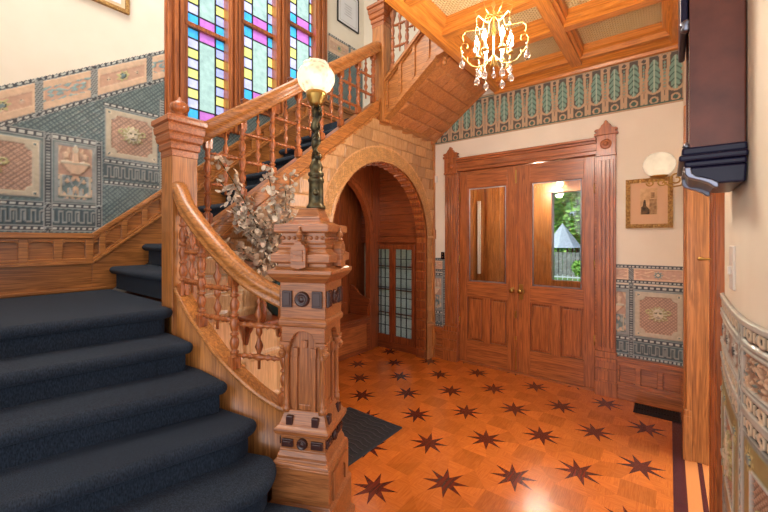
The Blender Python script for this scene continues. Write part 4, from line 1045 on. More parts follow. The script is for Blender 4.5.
# ---- lamp on the newel
LP = thing('newel_lamp', 'lit bronze post lamp with etched onion glass globe on the carved newel', 'lamp', (NP[0] + .012, NP[1] + .014, 1.645))
lx, ly = NP[0] + .012, NP[1] + .014
q = MB(); q.lathe([(0, .046), (.012, .046), (.02, .038), (.03, .036), (.125, .034), (.13, .039), (.142, .039), (.148, .033), (.155, .033), (.16, .038), (.172, .038), (.18, .028), (.20, .033), (.225, .024), (.24, .018)], (lx, ly, 1.645), 'Z', 20); q.sphere((lx + .026, ly - .024, 1.72), .016, 10, 7)
q.build('lamp_base', M['bronze'], LP)
q = MB(); pth = [(lx + .008 * math.cos(k * .9), ly + .008 * math.sin(k * .9), 1.88 + k * .0145) for k in range(19)]; q.tube(pth, [.016 + .005 * math.sin(k * 1.3) + .004 * (k > 12) for k in range(19)], 10)
for ph in (0, PI): q.tube([(lx + (.017 + .003 * (k % 2)) * math.cos(ph + k * .5), ly + (.017) * math.sin(ph + k * .5), 1.88 + k * .0115) for k in range(24)], .005, 6)
q.tube([(lx, ly, 2.12), (lx + .035, ly - .01, 2.135), (lx + .045, ly - .01, 2.11), (lx + .03, ly, 2.09)], .006, 6)
q.build('twisted_stem', M['bronze'], LP)
MB().lathe([(2.135 - 2.135, .018), (.01, .03), (.02, .034), (.035, .04), (.05, .047), (.07, .05)], (lx, ly, 2.135), 'Z', 20).build('gallery', M['brass'], LP)
m = bpy.data.materials.new('etched_lit_glass'); m.use_nodes = True; nt = m.node_tree; nt.nodes.clear(); L_ = nt.links.new
o_ = N(nt, 'ShaderNodeOutputMaterial'); tr = N(nt, 'ShaderNodeBsdfTranslucent'); tr.inputs[0].default_value = lin((252, 246, 232)); df = N(nt, 'ShaderNodeBsdfTransparent'); df.inputs[0].default_value = lin((250, 246, 236))
gl = N(nt, 'ShaderNodeBsdfGlossy'); gl.inputs['Roughness'].default_value = .1
tc = N(nt, 'ShaderNodeTexCoord'); vo = N(nt, 'ShaderNodeTexVoronoi'); vo.inputs['Scale'].default_value = 38; L_(tc.outputs['Object'], vo.inputs['Vector'])
mr = N(nt, 'ShaderNodeMapRange'); mr.inputs['From Min'].default_value = .1; mr.inputs['From Max'].default_value = .5; mr.inputs['To Min'].default_value = .35; mr.inputs['To Max'].default_value = .8; L_(vo.outputs['Distance'], mr.inputs['Value'])
a_ = N(nt, 'ShaderNodeMixShader'); L_(mr.outputs[0], a_.inputs[0]); L_(df.outputs[0], a_.inputs[1]); L_(tr.outputs[0], a_.inputs[2]); b_ = N(nt, 'ShaderNodeMixShader'); b_.inputs[0].default_value = .06; L_(a_.outputs[0], b_.inputs[1]); L_(gl.outputs[0], b_.inputs[2]); L_(b_.outputs[0], o_.inputs[0])
M['etched'] = m
def shell(prof, c, seg=28):
    q = MB(); v = []
    for h, r in prof:
        for k in range(seg): a = 2 * PI * k / seg; v.append((c[0] + r * math.cos(a), c[1] + r * math.sin(a), c[2] + h))
    f = [(i * seg + k, i * seg + (k + 1) % seg, (i + 1) * seg + (k + 1) % seg, (i + 1) * seg + k) for i in range(len(prof) - 1) for k in range(seg)]
    return q.add(v, f, True)
shell([(0, .042), (.015, .05), (.034, .072), (.06, .086), (.08, .090), (.10, .088), (.12, .076), (.134, .062), (.142, .056), (.150, .060)], (lx, ly, 2.195)).build('glass_globe', M['etched'], LP, fix=False)
MB().sphere((lx, ly, 2.27), .024, 14, 9).build('light_bulb', emis('warm_bulb', (255, 236, 200), 4), LP)
# ---- dried flowers in a dark vase on a small bracket bench
bt = thing('wall_shelf', 'small dark wooden shelf with upcurved ends on the pale panelling behind the curved railing', 'shelf', (-2.38, 1.60, .93))
q = MB(); q.box(-2.38, -2.08, 1.38, 1.82, .93, .955); q.build('shelf_board', M['darkY'], bt, bevel=.006)
for y in (1.39, 1.81):
    MB().tube([(-2.36, y, .95), (-2.12, y, .95), (-2.07, y, .97), (-2.055, y, 1.02), (-2.06, y, 1.08), (-2.09, y, 1.10)], .012, 8).build('curved_end', M['darkZ'], bt)
for y in (1.46, 1.74): MB().prism([(-2.38, .93), (-2.14, .93), (-2.20, .90), (-2.30, .88), (-2.35, .82), (-2.38, .74)], 'Y', y - .012, y + .012).build('bracket', M['darkZ'], bt, bevel=.003)
vz = tag(MB().lathe([(0, .05), (.01, .055), (.05, .085), (.10, .092), (.15, .075), (.19, .045), (.22, .04), (.24, .052)], (-2.22, 1.62, .956), 'Z', 20).build('vase', plain('dark_green_glaze', (38, 62, 58), .15)), 'dark green vase on the small dark shelf holding dried branches', 'vase')
db = thing('dried_branches', 'bunch of pale dried eucalyptus branches standing in the dark green vase', 'dried flowers', (-2.22, 1.62, 1.15))
lm = noisy('dried_leaf', (160, 130, 104), (206, 180, 152), scale=25, rough=.8); lm2 = noisy('pale_dried_leaf', (180, 164, 144), (224, 208, 186), scale=25, rough=.8)
rl = random.Random(11)
tips = [(-2.22, 1.15, 2.02), (-2.25, 1.20, 1.86), (-2.2, 1.00, 1.52), (-2.20, 1.30, 1.58), (-2.18, 1.28, 1.44), (-2.22, 1.52, 1.98), (-2.15, 1.62, 1.86), (-2.25, 1.74, 1.98), (-2.2, 1.92, 1.72), (-2.28, 1.42, 1.72), (-2.1, 1.2, 1.38), (-2.24, 1.38, 1.55), (-2.16, 1.46, 1.62), (-2.2, 1.24, 1.70)]
for ti, tp in enumerate(tips):
    q = MB(); q.mat(M['bronze']).mat(lm).mat(lm2); q.cur = 0
    b0 = Vector((-2.22, 1.62, 1.16)); b1 = Vector(tp); mid = (b0 + b1) / 2 + Vector((0, .05, .10)); path = []
    for k in range(12): t = k / 11; path.append(b0 * (1 - t) ** 2 + mid * 2 * t * (1 - t) + b1 * t * t)
    q.tube(path, .0035, 5); q.cur = 1 + ti % 2
    for k in range(64):
        t = .34 + .66 * rl.random(); c = b0 * (1 - t) ** 2 + mid * 2 * t * (1 - t) + b1 * t * t
        c = c + Vector((rl.uniform(-.035, .035), rl.uniform(-.045, .045), rl.uniform(-.04, .04)))
        e = Matrix.Rotation(rl.uniform(0, 6.28), 4, 'Z') @ Matrix.Rotation(rl.uniform(.2, 1.5), 4, 'X'); R_ = rl.uniform(.016, .030) * (1.2 - .5 * t)
        vs = [c] + [c + e @ Vector((R_ * math.cos(a), R_ * 1.2 * math.sin(a), R_ * .35 * abs(math.cos(a)))) for a in [2 * PI * i / 7 for i in range(7)]]
        q.add(vs, [(0, i + 1, (i + 1) % 7 + 1) for i in range(7)], True)
    q.build('branch', None, db, fix=False)
# ================================================================== NOOK FURNITURE
bn = thing('bench', 'built-in oak bench with scrolled arm inside the arched nook', 'bench', (-3.37, 3.1, 0))
MB().box(-3.54, -3.17, 2.32, 3.80, .43, .46).build('seat', M['darkY'], bn, bevel=.008)
q = MB().box(-3.20, -3.19, 2.32, 3.78, 0, .43); q.build('front_panel', M['redY'], bn)
q = MB().box(-3.22, -3.185, 2.32, 3.78, 0, .06).box(-3.21, -3.182, 2.32, 3.78, .37, .43).box(-3.21, -3.182, 2.32, 2.38, .0, .43).box(-3.21, -3.182, 3.72, 3.78, 0, .43); q.build('front_frame', M['darkY'], bn, bevel=.003)
q = MB().prism([(-3.54, .46), (-3.54, .86), (-3.46, .84), (-3.36, .74), (-3.24, .70), (-3.19, .70), (-3.17, .66), (-3.20, .60), (-3.22, .46)], 'Y', 3.765, 3.80); q.build('arm', M['darkX'], bn, bevel=.004)
q = MB().prism([(-3.54, .46), (-3.54, .86), (-3.46, .84), (-3.36, .74), (-3.24, .70), (-3.19, .70), (-3.17, .66), (-3.20, .60), (-3.22, .46)], 'Y', 2.32, 2.355); q.build('arm', M['darkX'], bn, bevel=.004)
MB().box(-3.20, -3.19, 3.78, 3.79, 0, .43).box(-3.54, -3.19, 3.765, 3.78, 0, .43).build('side_panel', M['redX'], bn)
bc = thing('leaded_casement', 'tall pair of leaded glass casements with pale curtain inside the arched nook', 'leaded window', (-2.98, 4.06, 0))
x0, x1, xm = -3.19, -2.56, -2.915
fx0 = -3.33
q = MB().box(fx0, -2.56, 3.995, 4.11, 0, .10).box(fx0, -2.56, 3.995, 4.11, 1.42, 1.50).box(fx0, fx0 + .04, 3.995, 4.11, .1, 1.42).box(-2.60, -2.56, 3.995, 4.11, .1, 1.42).box(fx0, -2.56, 3.97, 4.11, 1.45, 1.475); q.build('frame', M['darkX'], bc, bevel=.003)
MB().box(fx0 + .04, -2.60, 4.018, 4.022, .1, 1.42).build('curtain', glassmat('sheer_curtain', (226, 222, 210), .12, .6), bc)
q = MB()
for z in (.48, .80, 1.12): q.box(fx0 + .04, -2.60, 4.012, 4.088, z, z + .014)
q.build('glazing_bars', M['darkX'], bc)
for a, b in ((fx0 + .04, -2.965), (-2.962, -2.60)):
    d = MB().box(a, a + .05, 3.985, 4.01, .10, 1.42).box(b - .05, b, 3.985, 4.01, .10, 1.42).box(a, b, 3.985, 4.01, .10, .19).box(a, b, 3.985, 4.01, 1.36, 1.42).build('casement', M['darkZ'], bc, bevel=.003)
    MB().box(a + .05, b - .05, 3.996, 4.0, .19, 1.36).build('glass_pane', M['glass'], d)
    q = MB()
    for k in range(1, 3): x = a + .05 + k * (b - a - .1) / 3; q.box(x - .004, x + .004, 3.99, 4.004, .19, 1.36)
    for k in range(1, 9): z = .19 + k * 1.17 / 9; q.box(a + .05, b - .05, 3.99, 4.004, z - .004, z + .004)
    q.build('leading', M['lead'], d)
# ================================================================== WALL CLOCK on the right wall
ck = thing('wall_clock', 'tall dark wooden wall clock with glossy black moulded base on the right wall', 'clock', (.12, 1.73, 1.66))
MB().box(.062, .188, 1.575, 1.90, 1.765, 2.75).build('case', M['mahog'], ck, bevel=.004)
MB().box(.054, .066, 1.575, 1.62, 1.80, 2.75).build('front_stile', M['mahog'], ck); MB().box(.054, .066, 1.86, 1.90, 1.80, 2.75).build('front_stile', M['mahog'], ck)
MB().box(.058, .062, 1.62, 1.86, 1.83, 2.3).build('glass_door', M['black'], ck)
q = MB().box(.034, .190, 1.560, 1.915, 1.775, 1.80).box(.026, .191, 1.552, 1.923, 1.755, 1.775).box(.040, .189, 1.562, 1.913, 1.735, 1.755); q.build('base_moulding', M['bluelac'], ck, bevel=.006)
q = MB(); q.prism([(.048, 1.735), (.052, 1.715), (.062, 1.70), (.080, 1.698), (.10, 1.69), (.122, 1.677), (.186, 1.677), (.190, 1.735)], 'Y', 1.566, 1.905); q.build('base', M['bluelac'], ck, bevel=.006)
pr = [(.040, 1.735), (.042, 1.712), (.050, 1.701), (.066, 1.694), (.084, 1.687), (.10, 1.678), (.115, 1.664), (.124, 1.664), (.124, 1.678), (.108, 1.690), (.088, 1.698), (.070, 1.704), (.060, 1.714), (.056, 1.735)]
MB().prism(pr, 'Y', 1.556, 1.60).build('scroll_bracket', M['silver'], ck, bevel=.003); MB().prism(pr, 'Y', 1.86, 1.89).build('scroll_bracket', M['silver'], ck, bevel=.003)
q = MB()
for z in (2.19, 2.33): q.lathe([(0, .004), (.008, .016), (.02, .012), (.03, .018), (.045, .008), (.055, .003)], (.045, 1.59, z), 'Z', 10)
q.lathe([(0, .003), (.006, .012), (.016, .007), (.022, .002)], (.046, 1.585, 1.80), 'Z', 8)
q.build('silver_ornament', M['silver'], ck)
q = MB().box(.03, .05, 1.58, 1.90, 2.21, 2.75); q.build('dark_crest', M['bluelac'], ck, bevel=.006)
tag(MB().lathe([(0, .006), (.02, .011), (.045, .011), (.055, .004)], (.168, 1.60, 1.60), 'Z', 10).build('pendulum_tip', M['mahog']), 'x', 'x') if 0 else None
pl = thing('light_switch', 'narrow white switch plate seen edge-on beside the door casing', 'switch', (.178, 1.86, 1.4))
MB().box(.180, .189, 1.80, 1.90, 1.315, 1.475).build('plate', M['white2'], pl, bevel=.003)
MB().box(.171, .180, 1.84, 1.86, 1.37, 1.40).build('toggle', M['white2'], pl, bevel=.002)
bolt = tag(MB().lathe([(-.05, .003), (-.045, .010), (-.02, .006), (-.008, .006), (0, .012)], (.158, 2.31, 1.405), 'X', 10).build('door_bolt', M['brass']), 'small brass bolt knob on the dark casing at the right', 'bolt')
# ================================================================== SCONCE
sc = thing('wall_sconce', 'brass scroll wall sconce with frosted white globe above the gilt picture', 'wall lamp', (.10, 3.52, 1.95))
MB().lathe([(-.012, .03), (-.006, .038), (0, .04)], (.10, 3.52, 1.95), 'X', 16).build('back_plate', M['brass'], sc)
q = MB()
def spiral(cx, cz, r0, turns, a0, sgn, n=22): return [(cx + (r0 * (1 - .75 * k / n)) * math.cos(a0 + sgn * turns * 2 * PI * k / n), 3.52, cz + (r0 * (1 - .75 * k / n)) * math.sin(a0 + sgn * turns * 2 * PI * k / n)) for k in range(n + 1)]
q.tube([(.095, 3.52, 1.95), (.07, 3.52, 1.90), (.02, 3.52, 1.895), (-.02, 3.52, 1.92), (-.035, 3.52, 1.95), (-.06, 3.52, 1.965)], .006, 8)
q.tube(spiral(.045, 1.95, .05, 1.3, 0, 1), .006, 8); q.tube(spiral(-.045, 1.935, .03, 1.2, 0, -1), .005, 8); q.tube(spiral(-.115, 1.935, .026, 1.2, PI, 1), .005, 8)
q.tube([(-.02, 3.52, 1.965), (-.09, 3.52, 1.975), (-.15, 3.52, 1.965)], .005, 8); q.build('scroll_arm', M['brass'], sc)
MB().lathe([(0, .012), (.01, .05), (.022, .06)], (-.06, 3.52, 1.965), 'Z', 18).build('gallery', M['brass'], sc)
shell([(0, .045), (.012, .068), (.04, .092), (.075, .104), (.11, .102), (.145, .085), (.168, .06), (.175, .04)], (-.06, 3.52, 1.985)).build('frosted_globe', glassmat('frosted_white', (250, 246, 236), .05), sc, fix=False)
MB().sphere((-.06, 3.52, 2.045), .026).build('light_bulb', emis('soft_bulb', (255, 236, 206), 1.2), sc)
# ================================================================== CHANDELIER
CX, CY, CB = -.765, 1.97, 2.405
ch = thing('chandelier', 'lit gilt candle chandelier with crystal drops hanging from the coffered ceiling', 'chandelier', (CX, CY, 3.2))
gilt = plain('pale_gilt', (190, 150, 84), .3, .8); cry = bpy.data.materials.new('crystal'); cry.use_nodes = True
b_ = cry.node_tree.nodes['Principled BSDF']; b_.inputs['Transmission Weight'].default_value = .9; b_.inputs['Roughness'].default_value = .05; b_.inputs['Base Color'].default_value = lin((250, 246, 240)); b_.inputs['IOR'].default_value = 1.5
q = MB(); q.lathe([(0, .004), (.01, .012), (.04, .006), (.05, .014), (.07, .004), (.16, .004), (.18, .012), (.20, .015), (.22, .005), (.32, .004), (.34, .012), (.36, .004), (.70, .004), (.74, .05), (.795, .06)], (CX, CY, CB + .05 - .0), 'Z', 12); q.build('stem', gilt, ch)
bulb = emis('candle_flame_bulb', (255, 232, 190), 60)
for k in range(6):
    a = 2 * PI * k / 6 + .35; ca_, sa_ = math.cos(a), math.sin(a)
    P = lambda r, z: (CX + r * ca_, CY + r * sa_, CB + z)
    arm = MB(); arm.tube([P(r, z) for r, z in ((.015, .10), (.04, .065), (.08, .055), (.12, .07), (.145, .10), (.14, .12))], .0028, 6)
    arm.tube([P(r, z) for r, z in ((.145, .10), (.175, .14), (.18, .18), (.165, .205), (.145, .20), (.14, .18), (.15, .165))], .0025, 6)
    arm.tube([P(r, z) for r, z in ((.015, .33), (.05, .32), (.06, .27), (.10, .265), (.15, .27), (.17, .245), (.165, .215))], .0025, 6)
    arm.tube([P(r, z) for r, z in ((.05, .32), (.09, .34), (.10, .37), (.07, .385))], .0022, 6)
    arm.lathe([(0, .004), (.004, .022), (.010, .018)], P(.09, .105), 'Z', 10); ao = arm.build('arm', gilt, ch)
    MB().lathe([(0, .007), (.055, .007)], P(.09, .112), 'Z', 10).build('candle', plain('candle_sleeve', (240, 230, 200), .5), ao)
    MB().lathe([(0, .004), (.01, .012), (.024, .014), (.042, .008), (.06, .001)], P(.09, .165), 'Z', 10).build('flame_bulb', bulb, ao)
    for r, z in ((.172, .17), (.09, .06)):
        d = MB(); p = P(r, z - .02); d.lathe([(-.012, .002), (0, .007), (.012, .002)], p, 'Z', 6); d.lathe([(-.03, .002), (-.02, .008), (-.014, .002)], p, 'Z', 6)
        d.lathe([(-.088, .001), (-.078, .014), (-.064, .018), (-.045, .008), (-.032, .001)], p, 'Z', 7); d.build('crystal_drop', cry, ch)
d = MB(); d.lathe([(0, .001), (.012, .012), (.022, .014), (.036, .006), (.05, .002), (.055, .008), (.065, .002)], (CX, CY, CB - .02), 'Z', 8); d.build('crystal_drop', cry, ch)
# ================================================================== PICTURES
def picture(name, label, cat, mk):
    return thing(name, label, cat, mk)
pc = thing('framed_picture', 'small gilt framed sepia picture with wide mount on the wall beside the front doors', 'picture', (-.145, YD, 1.825))
a, b, c, d = -.319, .028, 1.60, 2.05
q = MB().box(a, a + .036, YD - .03, YD - .002, c, d).box(b - .036, b, YD - .03, YD - .002, c, d).box(a, b, YD - .03, YD - .002, c, c + .036).box(a, b, YD - .03, YD - .002, d - .036, d)
for k in range(13):
    for z in (c + .018, d - .018): q.sphere((a + .018 + k * (b - a - .036) / 12, YD - .03, z), .010, 8, 5)
    z = c + .018 + k * (d - c - .036) / 12
    for x in (a + .018, b - .018): q.sphere((x, YD - .03, z), .010, 8, 5)
q.build('frame', M['gold'], pc)
MB().box(a + .03, b - .03, YD - .016, YD - .004, c + .03, d - .03).build('mount', M['pink'], pc)
q = MB(); q.mat(noisy('sepia_print', (196, 158, 116), (222, 186, 142), scale=25)).box(a + .11, b - .11, YD - .018, YD - .015, c + .12, d - .09)
q.mat(noisy('dark_sepia', (60, 50, 40), (120, 92, 62), scale=40))
q.prism([(a + .118, c + .125), (a + .118, c + .19), (a + .13, c + .20), (a + .137, c + .25), (a + .145, c + .258), (a + .152, c + .25), (a + .156, c + .20), (a + .18, c + .17), (a + .18, c + .125)], 'Y', YD - .020, YD - .018)
q.mat(noisy('mid_sepia', (140, 108, 74), (190, 150, 108), scale=40)).box(a + .18, b - .115, YD - .0195, YD - .018, c + .125, c + .26).box(a + .19, b - .13, YD - .0195, YD - .018, c + .27, d - .13)
q.build('print', None, pc)
pc = thing('framed_picture', 'gold framed picture high on the cream wall above the landing', 'picture', (XW, .95, 3.5))
a, b, c, d = .50, 1.115, 3.385, 4.1
def fr(a, b, c, d, w, par, mat, dep=.03): MB().box(XW, XW + dep, a, a + w, c, d).box(XW, XW + dep, b - w, b, c, d).box(XW, XW + dep, a, b, c, c + w).box(XW, XW + dep, a, b, d - w, d).build('frame', mat, par, bevel=.004)
fr(a, b, c, d, .03, pc, M['gold']); MB().box(XW + .004, XW + .012, a + .02, b - .02, c + .02, d - .02).build('mount', M['creammat'], pc); MB().box(XW + .012, XW + .016, a + .06, b - .06, c + .06, d - .06).build('print', M['whitemat'], pc); q = MB().box(XW + .016, XW + .018, a + .12, b - .12, c + .12, d - .12); q.build('drawing', noisy('grey_print', (150, 150, 160), (214, 210, 206), scale=12), pc)
pc = thing('framed_certificate', 'black framed certificate on the cream wall above the upper landing', 'picture', (XW, 3.8, 4.7))
a, b, c, d = 3.57, 4.005, 4.50, 5.0
fr(a, b, c, d, .016, pc, M['black'], .02); MB().box(XW + .004, XW + .010, a + .01, b - .01, c + .01, d - .01).build('mount', M['whitemat'], pc)
q = MB(); q.mat(plain('grey_print_line', (150, 150, 150), .8))
for k in range(5): q.box(XW + .010, XW + .012, a + .14 + .02 * (k % 2), b - .14 - .02 * (k % 2), c + .16 + k * .035, c + .166 + k * .035)
q.mat(plain('mount_line', (190, 186, 178), .8)); 
for (p0, p1, p2, p3) in ((a + .05, b - .05, c + .05, c + .055), (a + .05, b - .05, d - .055, d - .05), (a + .05, a + .055, c + .05, d - .05), (b - .055, b - .05, c + .05, d - .05)): q.box(XW + .010, XW + .012, p0, p1, p2, p3)
q.build('printed_lines', None, pc)
# small wall fittings
tag(MB().box(-2.365, -2.33, YD - .02, YD, 2.22, 2.31).build('door_chime', M['white2'], bevel=.004), 'small white plastic box on the wall in the corner by the arch', 'chime')
sw = thing('light_switch', 'small black push-button switch plate left of the front doors', 'switch', (-2.25, YD - .02, 1.30))
MB().box(-2.275, -2.228, YD - .018, YD - .012, 1.245, 1.335).build('plate', M['black'], sw, bevel=.002); MB().lathe([(-.01, .006), (0, .007)], (-2.252, YD - .018, 1.31), 'Y', 8).lathe([(-.01, .006), (0, .007)], (-2.252, YD - .018, 1.275), 'Y', 8).build('push_buttons', M['brass'], sw)
# ================================================================== MAT AND FLOOR REGISTER
mt = thing('door_mat', 'black ribbed rubber floor mat with zigzag pattern behind the carved newel', 'mat', (-1.95, 2.05, 0))
E_ = Vector((-1.678, 2.375)); Bx = Vector((-1.683, 1.782)); Tl = Vector((-2.227, 2.359)); 
mx0, mx1, my0, my1 = -2.24, -1.70, 1.42, 2.38
ang = 0
q = MB().box(-2.24, -1.665, 1.55, 2.375, .001, .012); q.build('mat_base', M['rubber'], mt, bevel=.003)
q = MB()
for k in range(16):
    y = 1.59 + k * .05; pts = []
    for j in range(13): pts.append((-2.21 + j * .0425, y + (.018 if j % 4 in (1, 2) else -.0), .013))
    q.sweep([(-.007, 0), (-.005, .004), (.005, .004), (.007, 0)], pts)
q.build('ribs', plain('rib_rubber', (52, 52, 58), .5), mt)
fr_ = thing('floor_register', 'black iron floor register set in the parquet below the right wainscot', 'register', (-.07, 3.94, 0))
q = MB().box(-.245, .075, 3.83, 3.845, .001, .008).box(-.245, .075, 4.025, 4.04, .001, .008).box(-.245, -.23, 3.83, 4.04, .001, .008).box(.06, .075, 3.83, 4.04, .001, .008).box(-.245, .075, 3.83, 4.04, .0005, .002); q.build('frame', M['iron'], fr_)
q = MB()
for k in range(15): x = -.22 + k * .02; q.box(x, x + .007, 3.845, 4.025, .002, .007)
q.box(-.24, .07, 3.93, 3.94, .002, .007); q.build('grille', M['iron'], fr_)
# ================================================================== VESTIBULE AND OUTSIDE
q = MB().box(-2.55, -2.45, 4.26, 5.6, -.02, 2.9).box(-.45, -.35, 4.26, 5.6, -.02, 2.9)
for k in range(9):
    q.box(-2.45, -2.435, 4.28 + k * .145, 4.40 + k * .145, .1, 2.8)
q.box(-2.55, -1.30, 5.55, 5.65, -.02, 2.9).box(-.87, -.35, 5.55, 5.65, -.02, 2.9).box(-1.30, -.87, 5.55, 5.65, 2.15, 2.9).box(-1.30, -.87, 5.55, 5.65, -.02, .92)
q.box(-2.25, -2.05, 5.51, 5.55, 0, 2.6).box(-1.95, -1.93, 5.51, 5.55, 0, 2.6).box(-1.45, -1.30, 5.50, 5.55, 0, 2.6).box(-.87, -.75, 5.50, 5.55, 0, 2.6).box(-1.40, -.78, 5.49, 5.55, 2.15, 2.30)
struct('wall_vestibule', q, M['oakZ'], bevel=.004)
struct('ceiling_vestibule', MB().box(-2.55, -.35, 4.26, 5.65, 2.8, 2.9), M['redX'])
struct('floor_vestibule', MB().box(-2.55, -.35, 4.26, 5.65, -.03, 0), M['redX'])
struct('window_4', MB().box(-1.30, -.87, 5.59, 5.595, .92, 2.15), M['glass'])
struct('trim_30', MB().box(-2.40, -2.36, 5.50, 5.54, .95, 2.1), M['white'])
vl = thing('ceiling_globe_light', 'small lit round light on the vestibule ceiling seen through the right door pane', 'ceiling light', (-1.15, 5.3, 2.3))
MB().lathe([(0, .008), (.55, .008)], (-1.15, 5.3, 2.25), 'Z', 8).build('rod', M['brass'], vl)
MB().sphere((-1.15, 5.3, 2.24), .045).build('bulb', emis('vestibule_bulb', (255, 232, 190), 8), vl)
GZ = -.55
grass = noisy('lawn', (86, 118, 52), (132, 160, 78), scale=2, rough=.95, bump=.5)
struct('ground', MB().box(-40, 30, 7.0, 60, GZ - .2, GZ), grass)
struct('porch_floor', MB().box(-4, 2, 5.65, 7.4, -.15, -.03), noisy('grey_boards', (150, 146, 150), (176, 172, 176)))
def leafcloud(name, c, rad, n, cols, size, seed, par, zs=1):
    r = random.Random(seed); q = MB(); q.mat(cols[0]).mat(cols[1])
    blobs = [(Vector((r.uniform(-1, 1) * rad * .6, r.uniform(-1, 1) * rad * .6, r.uniform(-.7, .8) * rad * zs)), rad * r.uniform(.35, .55)) for _ in range(9)] + [(Vector((0, 0, 0)), rad * .7)]
    for _ in range(n):
        bc_, br = r.choice(blobs); d = Vector((r.gauss(0, 1), r.gauss(0, 1), r.gauss(0, 1))).normalized() * br * r.uniform(.75, 1.05); p = Vector(c) + bc_ + d
        e = Matrix.Rotation(r.uniform(0, 6.28), 4, 'Z') @ Matrix.Rotation(r.uniform(0, 3.1), 4, 'X'); s_ = size * r.uniform(.6, 1.3); q.cur = r.random() < .5
        q.cur = int(q.cur); q.add([p + e @ Vector(k) * s_ for k in ((-1, 0, 0), (0, -.6, .1), (1, 0, 0), (0, .6, .1))], [(0, 1, 2, 3)], False)
    return q.build(name, None, par, fix=False)
g1 = plain('leaf_green', (112, 160, 60), .7); g2 = plain('leaf_bright', (168, 204, 96), .7); g3 = plain('leaf_deep', (44, 84, 36), .8); bark = noisy('bark', (70, 56, 44), (104, 86, 68), scale=9)
for x, y, h, rad, lab, sd in ((-4.6, 26, 5.8, 2.6, 'tall leafy green tree behind the white roofed pavilion outside', 1), (-8.2, 27, 5.0, 2.6, 'broad green tree outside, furthest left beyond the fence', 2), (-1.6, 30, 6.6, 2.6, 'green tree outside to the right of the pavilion', 3)):
    t_ = thing('tree', lab, 'tree', (x, y, GZ), 0, 'trees beyond the fence'); MB().lathe([(0, .22), (.4, .16), (h * .55, .12), (h * .8, .05)], (x, y, GZ), 'Z', 10).build('trunk', bark, t_)
    leafcloud('foliage', (x, y, GZ + h * .62), rad, 5200, (g1, g2), .16, sd, t_, 1.1)
t_ = thing('bush', 'low round bright green bush on the lawn before the pavilion', 'bush', (-2.95, 18.6, GZ)); leafcloud('foliage', (-2.95, 18.6, GZ + .62), .55, 2600, (g2, g1), .07, 9, t_, .7)
MB().lathe([(0, .04), (.5, .03)], (-2.95, 18.6, GZ), 'Z', 8).build('stem', bark, t_)
pv = thing('pavilion', 'small garden pavilion with pale conical roof on the lawn outside', 'pavilion', (-4.95, 23.5, GZ))
MB().lathe([(0, 1.05), (.06, 1.0), (1.35, .06), (1.42, .02)], (-4.95, 23.5, 1.0), 'Z', 8, smooth=False).build('roof', noisy('grey_white_shingles', (176, 176, 184), (206, 206, 212), scale=9), pv)
for k in range(6):
    a = 2 * PI * k / 6; MB().lathe([(0, .05), (1.56, .05)], (-4.95 + .8 * math.cos(a), 23.5 + .8 * math.sin(a), GZ), 'Z', 8).build('post', bark, pv)
MB().lathe([(0, .95), (.12, .95)], (-4.95, 23.5, GZ), 'Z', 8, smooth=False).build('deck', bark, pv)
fn = thing('fence', 'grey wooden board fence crossing the lawn behind the bush', 'fence', (-4, 20.6, GZ))
wd = noisy('weathered_boards', (120, 116, 112), (160, 154, 148), scale=6)
q = MB()
for k in range(60): x = -10 + k * .2; q.box(x, x + .17, 21.0, 21.03, GZ, GZ + 1.35)
q.build('boards', wd, fn); MB().box(-10, 2, 21.03, 21.08, GZ + .2, GZ + .3).box(-10, 2, 21.03, 21.08, GZ + 1.0, GZ + 1.1).build('rails', wd, fn)
ir = thing('fence', 'low pale picket fence nearer the porch, before the bush', 'fence', (-2.3, 14.2, GZ))
q = MB()
for k in range(40): x = -6 + k * .16; q.box(x, x + .02, 14.0, 14.02, GZ, GZ + .8)
q.build('pickets', plain('pale_pickets', (200, 200, 196), .5), ir); MB().box(-6, .4, 13.99, 14.03, GZ + .7, GZ + .74).box(-6, .4, 13.99, 14.03, GZ + .1, GZ + .13).build('rails', plain('pale_rails', (210, 210, 206), .5), ir)
# ================================================================== LIGHT
wd_ = bpy.data.worlds.new('sky'); bpy.context.scene.world = wd_; wd_.use_nodes = True; nt = wd_.node_tree; bg = nt.nodes['Background']
tc = N(nt, 'ShaderNodeTexCoord'); sx = N(nt, 'ShaderNodeSeparateXYZ'); nt.links.new(tc.outputs['Generated'], sx.inputs[0])
rp_ = N(nt, 'ShaderNodeValToRGB'); rp_.color_ramp.elements[0].position = .0; rp_.color_ramp.elements[0].color = lin((236, 240, 246)); rp_.color_ramp.elements[1].position = .7; rp_.color_ramp.elements[1].color = lin((150, 188, 236))
nt.links.new(sx.outputs['Z'], rp_.inputs['Fac']); nt.links.new(rp_.outputs['Color'], bg.inputs['Color']); bg.inputs['Strength'].default_value = 1.15
def sun(rot, e, col=(1, .95, .86), ang=2):
    l = bpy.data.lights.new('sun', 'SUN'); l.energy = e; l.color = col; l.angle = math.radians(ang); o = bpy.data.objects.new('sun', l); o.rotation_euler = rot; C.objects.link(o)
sun((math.radians(48), 0, math.radians(-35)), 6.0)
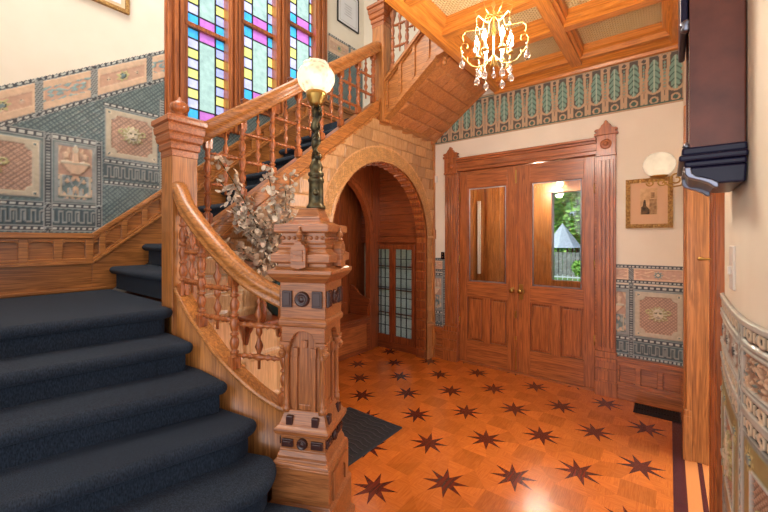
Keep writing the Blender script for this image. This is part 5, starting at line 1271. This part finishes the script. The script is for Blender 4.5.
def area(loc, target, sx_, sy_, e, col=(1, .96, .9)):
    l = bpy.data.lights.new('daylight_fill', 'AREA'); l.shape = 'RECTANGLE'; l.size = sx_; l.size_y = sy_; l.energy = e; l.color = col
    o = bpy.data.objects.new('daylight_fill', l); o.location = loc; o.rotation_euler = (Vector(target) - Vector(loc)).to_track_quat('-Z', 'Y').to_euler(); C.objects.link(o); return o
area((-.2, -4.0, 2.0), (-1.0, 3, 1.4), 4.5, 2.6, 70)           # fill light added behind the camera, in place of unseen windows
area((-2.7, .6, 5.3), (-2.8, 2.2, 1.5), 1.6, 2.0, 85)           # unseen fill light added at the top of the stairwell
area((1.7, 3.3, 1.6), (-2.3, 1.9, 1.0), 1.4, 1.8, 85, (1, .98, .96))     # window of the room beyond the right opening
area((-5.2, 2.4, 4.3), (-2.2, 2.3, 2.6), 2.6, 2.2, 55, (.97, .98, 1))   # daylight outside the stained glass
def point(loc, e, col, r=.04):
    l = bpy.data.lights.new('lamp', 'POINT'); l.energy = e; l.color = col; l.shadow_soft_size = r; o = bpy.data.objects.new('lamp', l); o.location = loc; C.objects.link(o)
point((CX, CY, CB + .23), 52, (1, .90, .78), .15); point((lx, ly, 2.27), .35, (1, .82, .6), .05); point((-.06, 3.52, 2.06), .3, (1, .88, .7), .05)
point((-1.35, 5.0, 2.2), 45, (1, .86, .66), .06)
point((-2.78, 3.2, 1.95), 5, (1, .8, .6), .06)  # unseen fill light added to brighten the nook; no lamp hangs there
# ================================================================== CAMERA
cam = bpy.data.cameras.new('camera'); co = bpy.data.objects.new('camera', cam); C.objects.link(co)
co.location = (0, 0, 1.5); co.rotation_euler = (math.radians(90), 0, math.radians(37.9)); cam.lens = 366 / 768 * 36; cam.sensor_width = 36; cam.shift_y = -17 / 768; cam.clip_start = .02; cam.clip_end = 200
sc_ = bpy.context.scene; sc_.camera = co
sc_.view_settings.view_transform = 'Standard'; sc_.view_settings.look = 'None'; sc_.view_settings.exposure = .26; sc_.view_settings.gamma = 1
